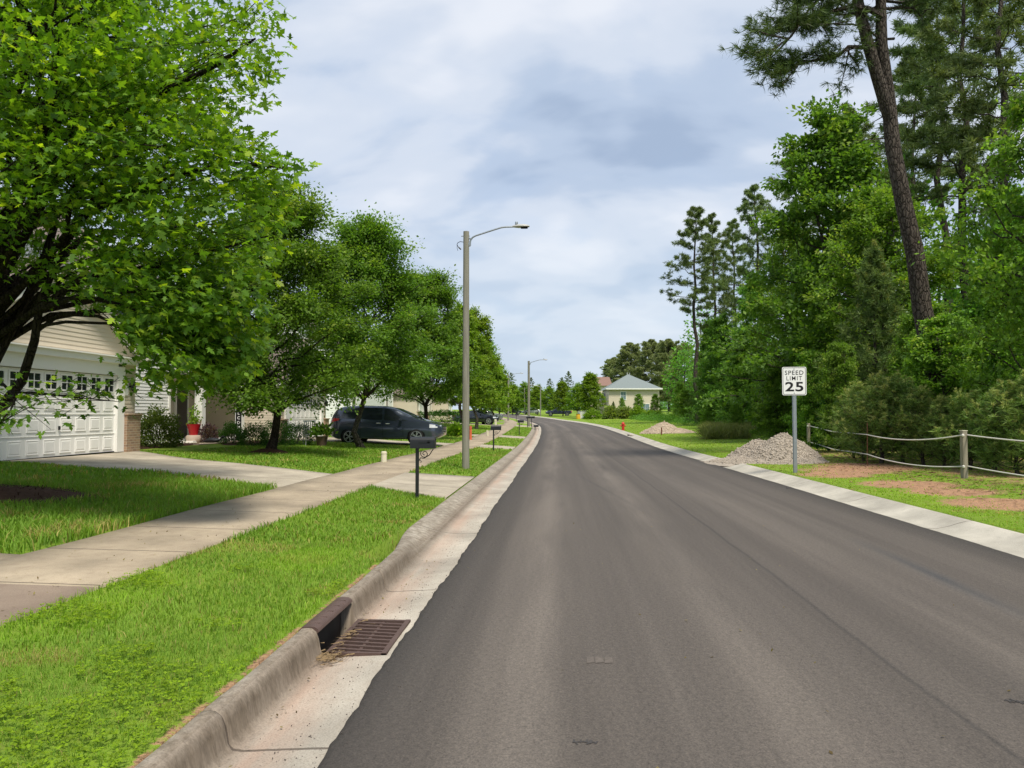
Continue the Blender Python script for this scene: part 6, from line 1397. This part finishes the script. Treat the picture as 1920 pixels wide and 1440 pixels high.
# further houses on the left
h = place_house('house', 'pale house behind the far street trees, past the minivan', 68)
zz = .62; main_body(h, -15.5, -12, 6, zz, 5.4, 10, 8.8, wins=[(-9.5, 1.6, 1.2, 1.5), (-6.5, 1.6, 1.2, 1.5), (-9, 4.2, 1.2, 1.4), (-3, 4.2, 1.2, 1.4), (2, 4.2, 1.2, 1.4), (3, 1.6, 1.2, 1.5)], wallmat='siding_white'); gable_wing(h, -13.2, 10, zz, detail=False)
h = place_house('house', 'third pale house on the left, mostly hidden by trees', 100)
main_body(h, -15.5, -10, 8, zz, 5.4, 10, 8.8, wins=[(-7, 1.6, 1.2, 1.5), (-4, 1.6, 1.2, 1.5), (0, 4.2, 1.2, 1.4), (4, 1.6, 1.2, 1.5)], wallmat='siding_beige'); gable_wing(h, -13.2, 12, zz, detail=False)
q = at(832, 70); t = bush('hedge', 'long dark clipped hedge in front of the pale house past the minivan', (q[0], q[1], gz(*q)), (2.2, .7), 1.25, 5200, .13, BG, 81, cat='hedge', boxy=6, shell=.8)
q = at(857, 48.5); bush('flower_clump', 'bright green clump of long leaves on the lawn left of the lamp pole', (q[0], q[1], gz(*q)), .52, .62, 900, .30, P_STREET2, 82, cat='plant', shell=.15)

# hip roofed house at the right end of the verge
xh, yh = at(1181, 150); t = thing('house', 'two storey cream house with grey hip roof at the far end of the verge', 'house', (xh, yh, gz(xh, yh)-.1), .05)
hwx, dp, ev, rg = 4.75, 5.5, 5.35, 8.25
b = MB(); b.box((0, 0, ev/2-.3), (2*hwx-.06, 2*dp-.06, ev+.6)); siding(b, -hwx, hwx, 0, lambda x: ev, -dp, course=.2, axis='x', flip=-1); siding(b, -dp, dp, 0, lambda x: ev, hwx, course=.2, flip=1); siding(b, -dp, dp, 0, lambda x: ev, -hwx, course=.2, flip=-1)
b.build('wall', M['siding_cream'], t)
o = .55; b = MB(); E4 = [(-hwx-o, -dp-o, ev-.05), (hwx+o, -dp-o, ev-.05), (hwx+o, dp+o, ev-.05), (-hwx-o, dp+o, ev-.05)]; b.add(E4+[(-.4, -.6, rg), (-.4, .6, rg)], [(0, 1, 4), (1, 2, 5, 4), (2, 3, 5), (3, 0, 4, 5), (3, 2, 1, 0)]); rf = b.build('roof', M['roof_grey'], t)
b = MB(); b.tube([(-.55, -.5, rg-.3), (-.55, -.5, rg+.35)], .09, 8); b.tube([(-.1, -.5, rg-.3), (-.1, -.5, rg+.3)], .08, 8); b.build('vent_pipe', M['lamp_grey'], rf)
b = MB(); b.box((0, -dp-o-.02, ev-.12), (2*hwx+2*o, .06, .22)); b.box((-hwx-o-.02, 0, ev-.12), (.06, 2*dp+2*o, .22)); b.build('fascia', M['white'], t)
for (xc, zc, w, hh) in ((-2.0, 3.95, .95, 1.45), (2.1, 1.6, 1.5, 1.6)): window(t, -dp-.03, xc, zc, w, hh, 'glass_pale', axis='x', fl=-1)
b = MB(); b.box((-hwx-1.6, 1.5, 1.5), (3.0, 5.0, 3.2)); b.build('side_wing', M['siding_cream'], t)
b = MB(); b.add([(-hwx-3.5, -1.4, 3.2), (-hwx+1, -1.4, 3.2), (-hwx+1, 4.4, 3.2), (-hwx-3.5, 4.4, 3.2), (-hwx-3.5, 1.5, 4.6), (-hwx+1, 1.5, 4.6)], [(0, 1, 5, 4), (2, 3, 4, 5), (3, 0, 4), (1, 2, 5)]); b.build('wing_roof', M['roof_grey'], t)
xh, yh = at(1119, 205); t = thing('house', 'red brown gabled roof peeking over the left slope of the hip roofed house', 'house', (xh, yh, gz(xh, yh)), .1)
b = MB(); b.box((0, 0, 3.4), (6, 9, 7.0)); b.build('wall', M['siding_beige'], t)
b = MB(); b.add([(-3.4, -5, 6.9), (3.4, -5, 6.9), (3.4, 5, 6.9), (-3.4, 5, 6.9), (-3.4, 0, 9.4), (3.4, 0, 9.4)], [(0, 1, 5, 4), (2, 3, 4, 5)]); b.build('roof', M['roof_red'], t)
b = MB(); b.add([(3.2, -4.5, 6.9), (3.2, 4.5, 6.9), (3.2, 0, 9.2)], [(0, 1, 2)]); b.build('gable', M['white'], t)
for i, (px, d, rx, rz, lb) in enumerate([(1146, 128, 1.2, 1.9, 'pale ornamental grass mound left of the lower house window'), (1171, 128, 1.2, 1.8, 'pale ornamental grass mound right of the lower house window')]):
    q = at(px, d); bush('grass_mound', lb, (q[0], q[1], gz(*q)), rx, rz, 1500, .55, (A((.14, .19, .05)), A((.24, .28, .09)), A((.32, .34, .14))), 90+i, cat='plant', shell=.3)
for i, (px, d, rx, rz, lb) in enumerate([(1196, 126, 1.4, 1.9, 'round green bush below the right house corner'), (1112, 132, 1.6, 1.5, 'low spreading bush at the left of the house'), (1222, 118, 1.6, 1.3, 'low bright bush at the lawn edge near the woods')]):
    q = at(px, d); bush('yard_bush', lb, (q[0], q[1], gz(*q)), rx, rz, 2200, .28, P_STREET2, 95+i)
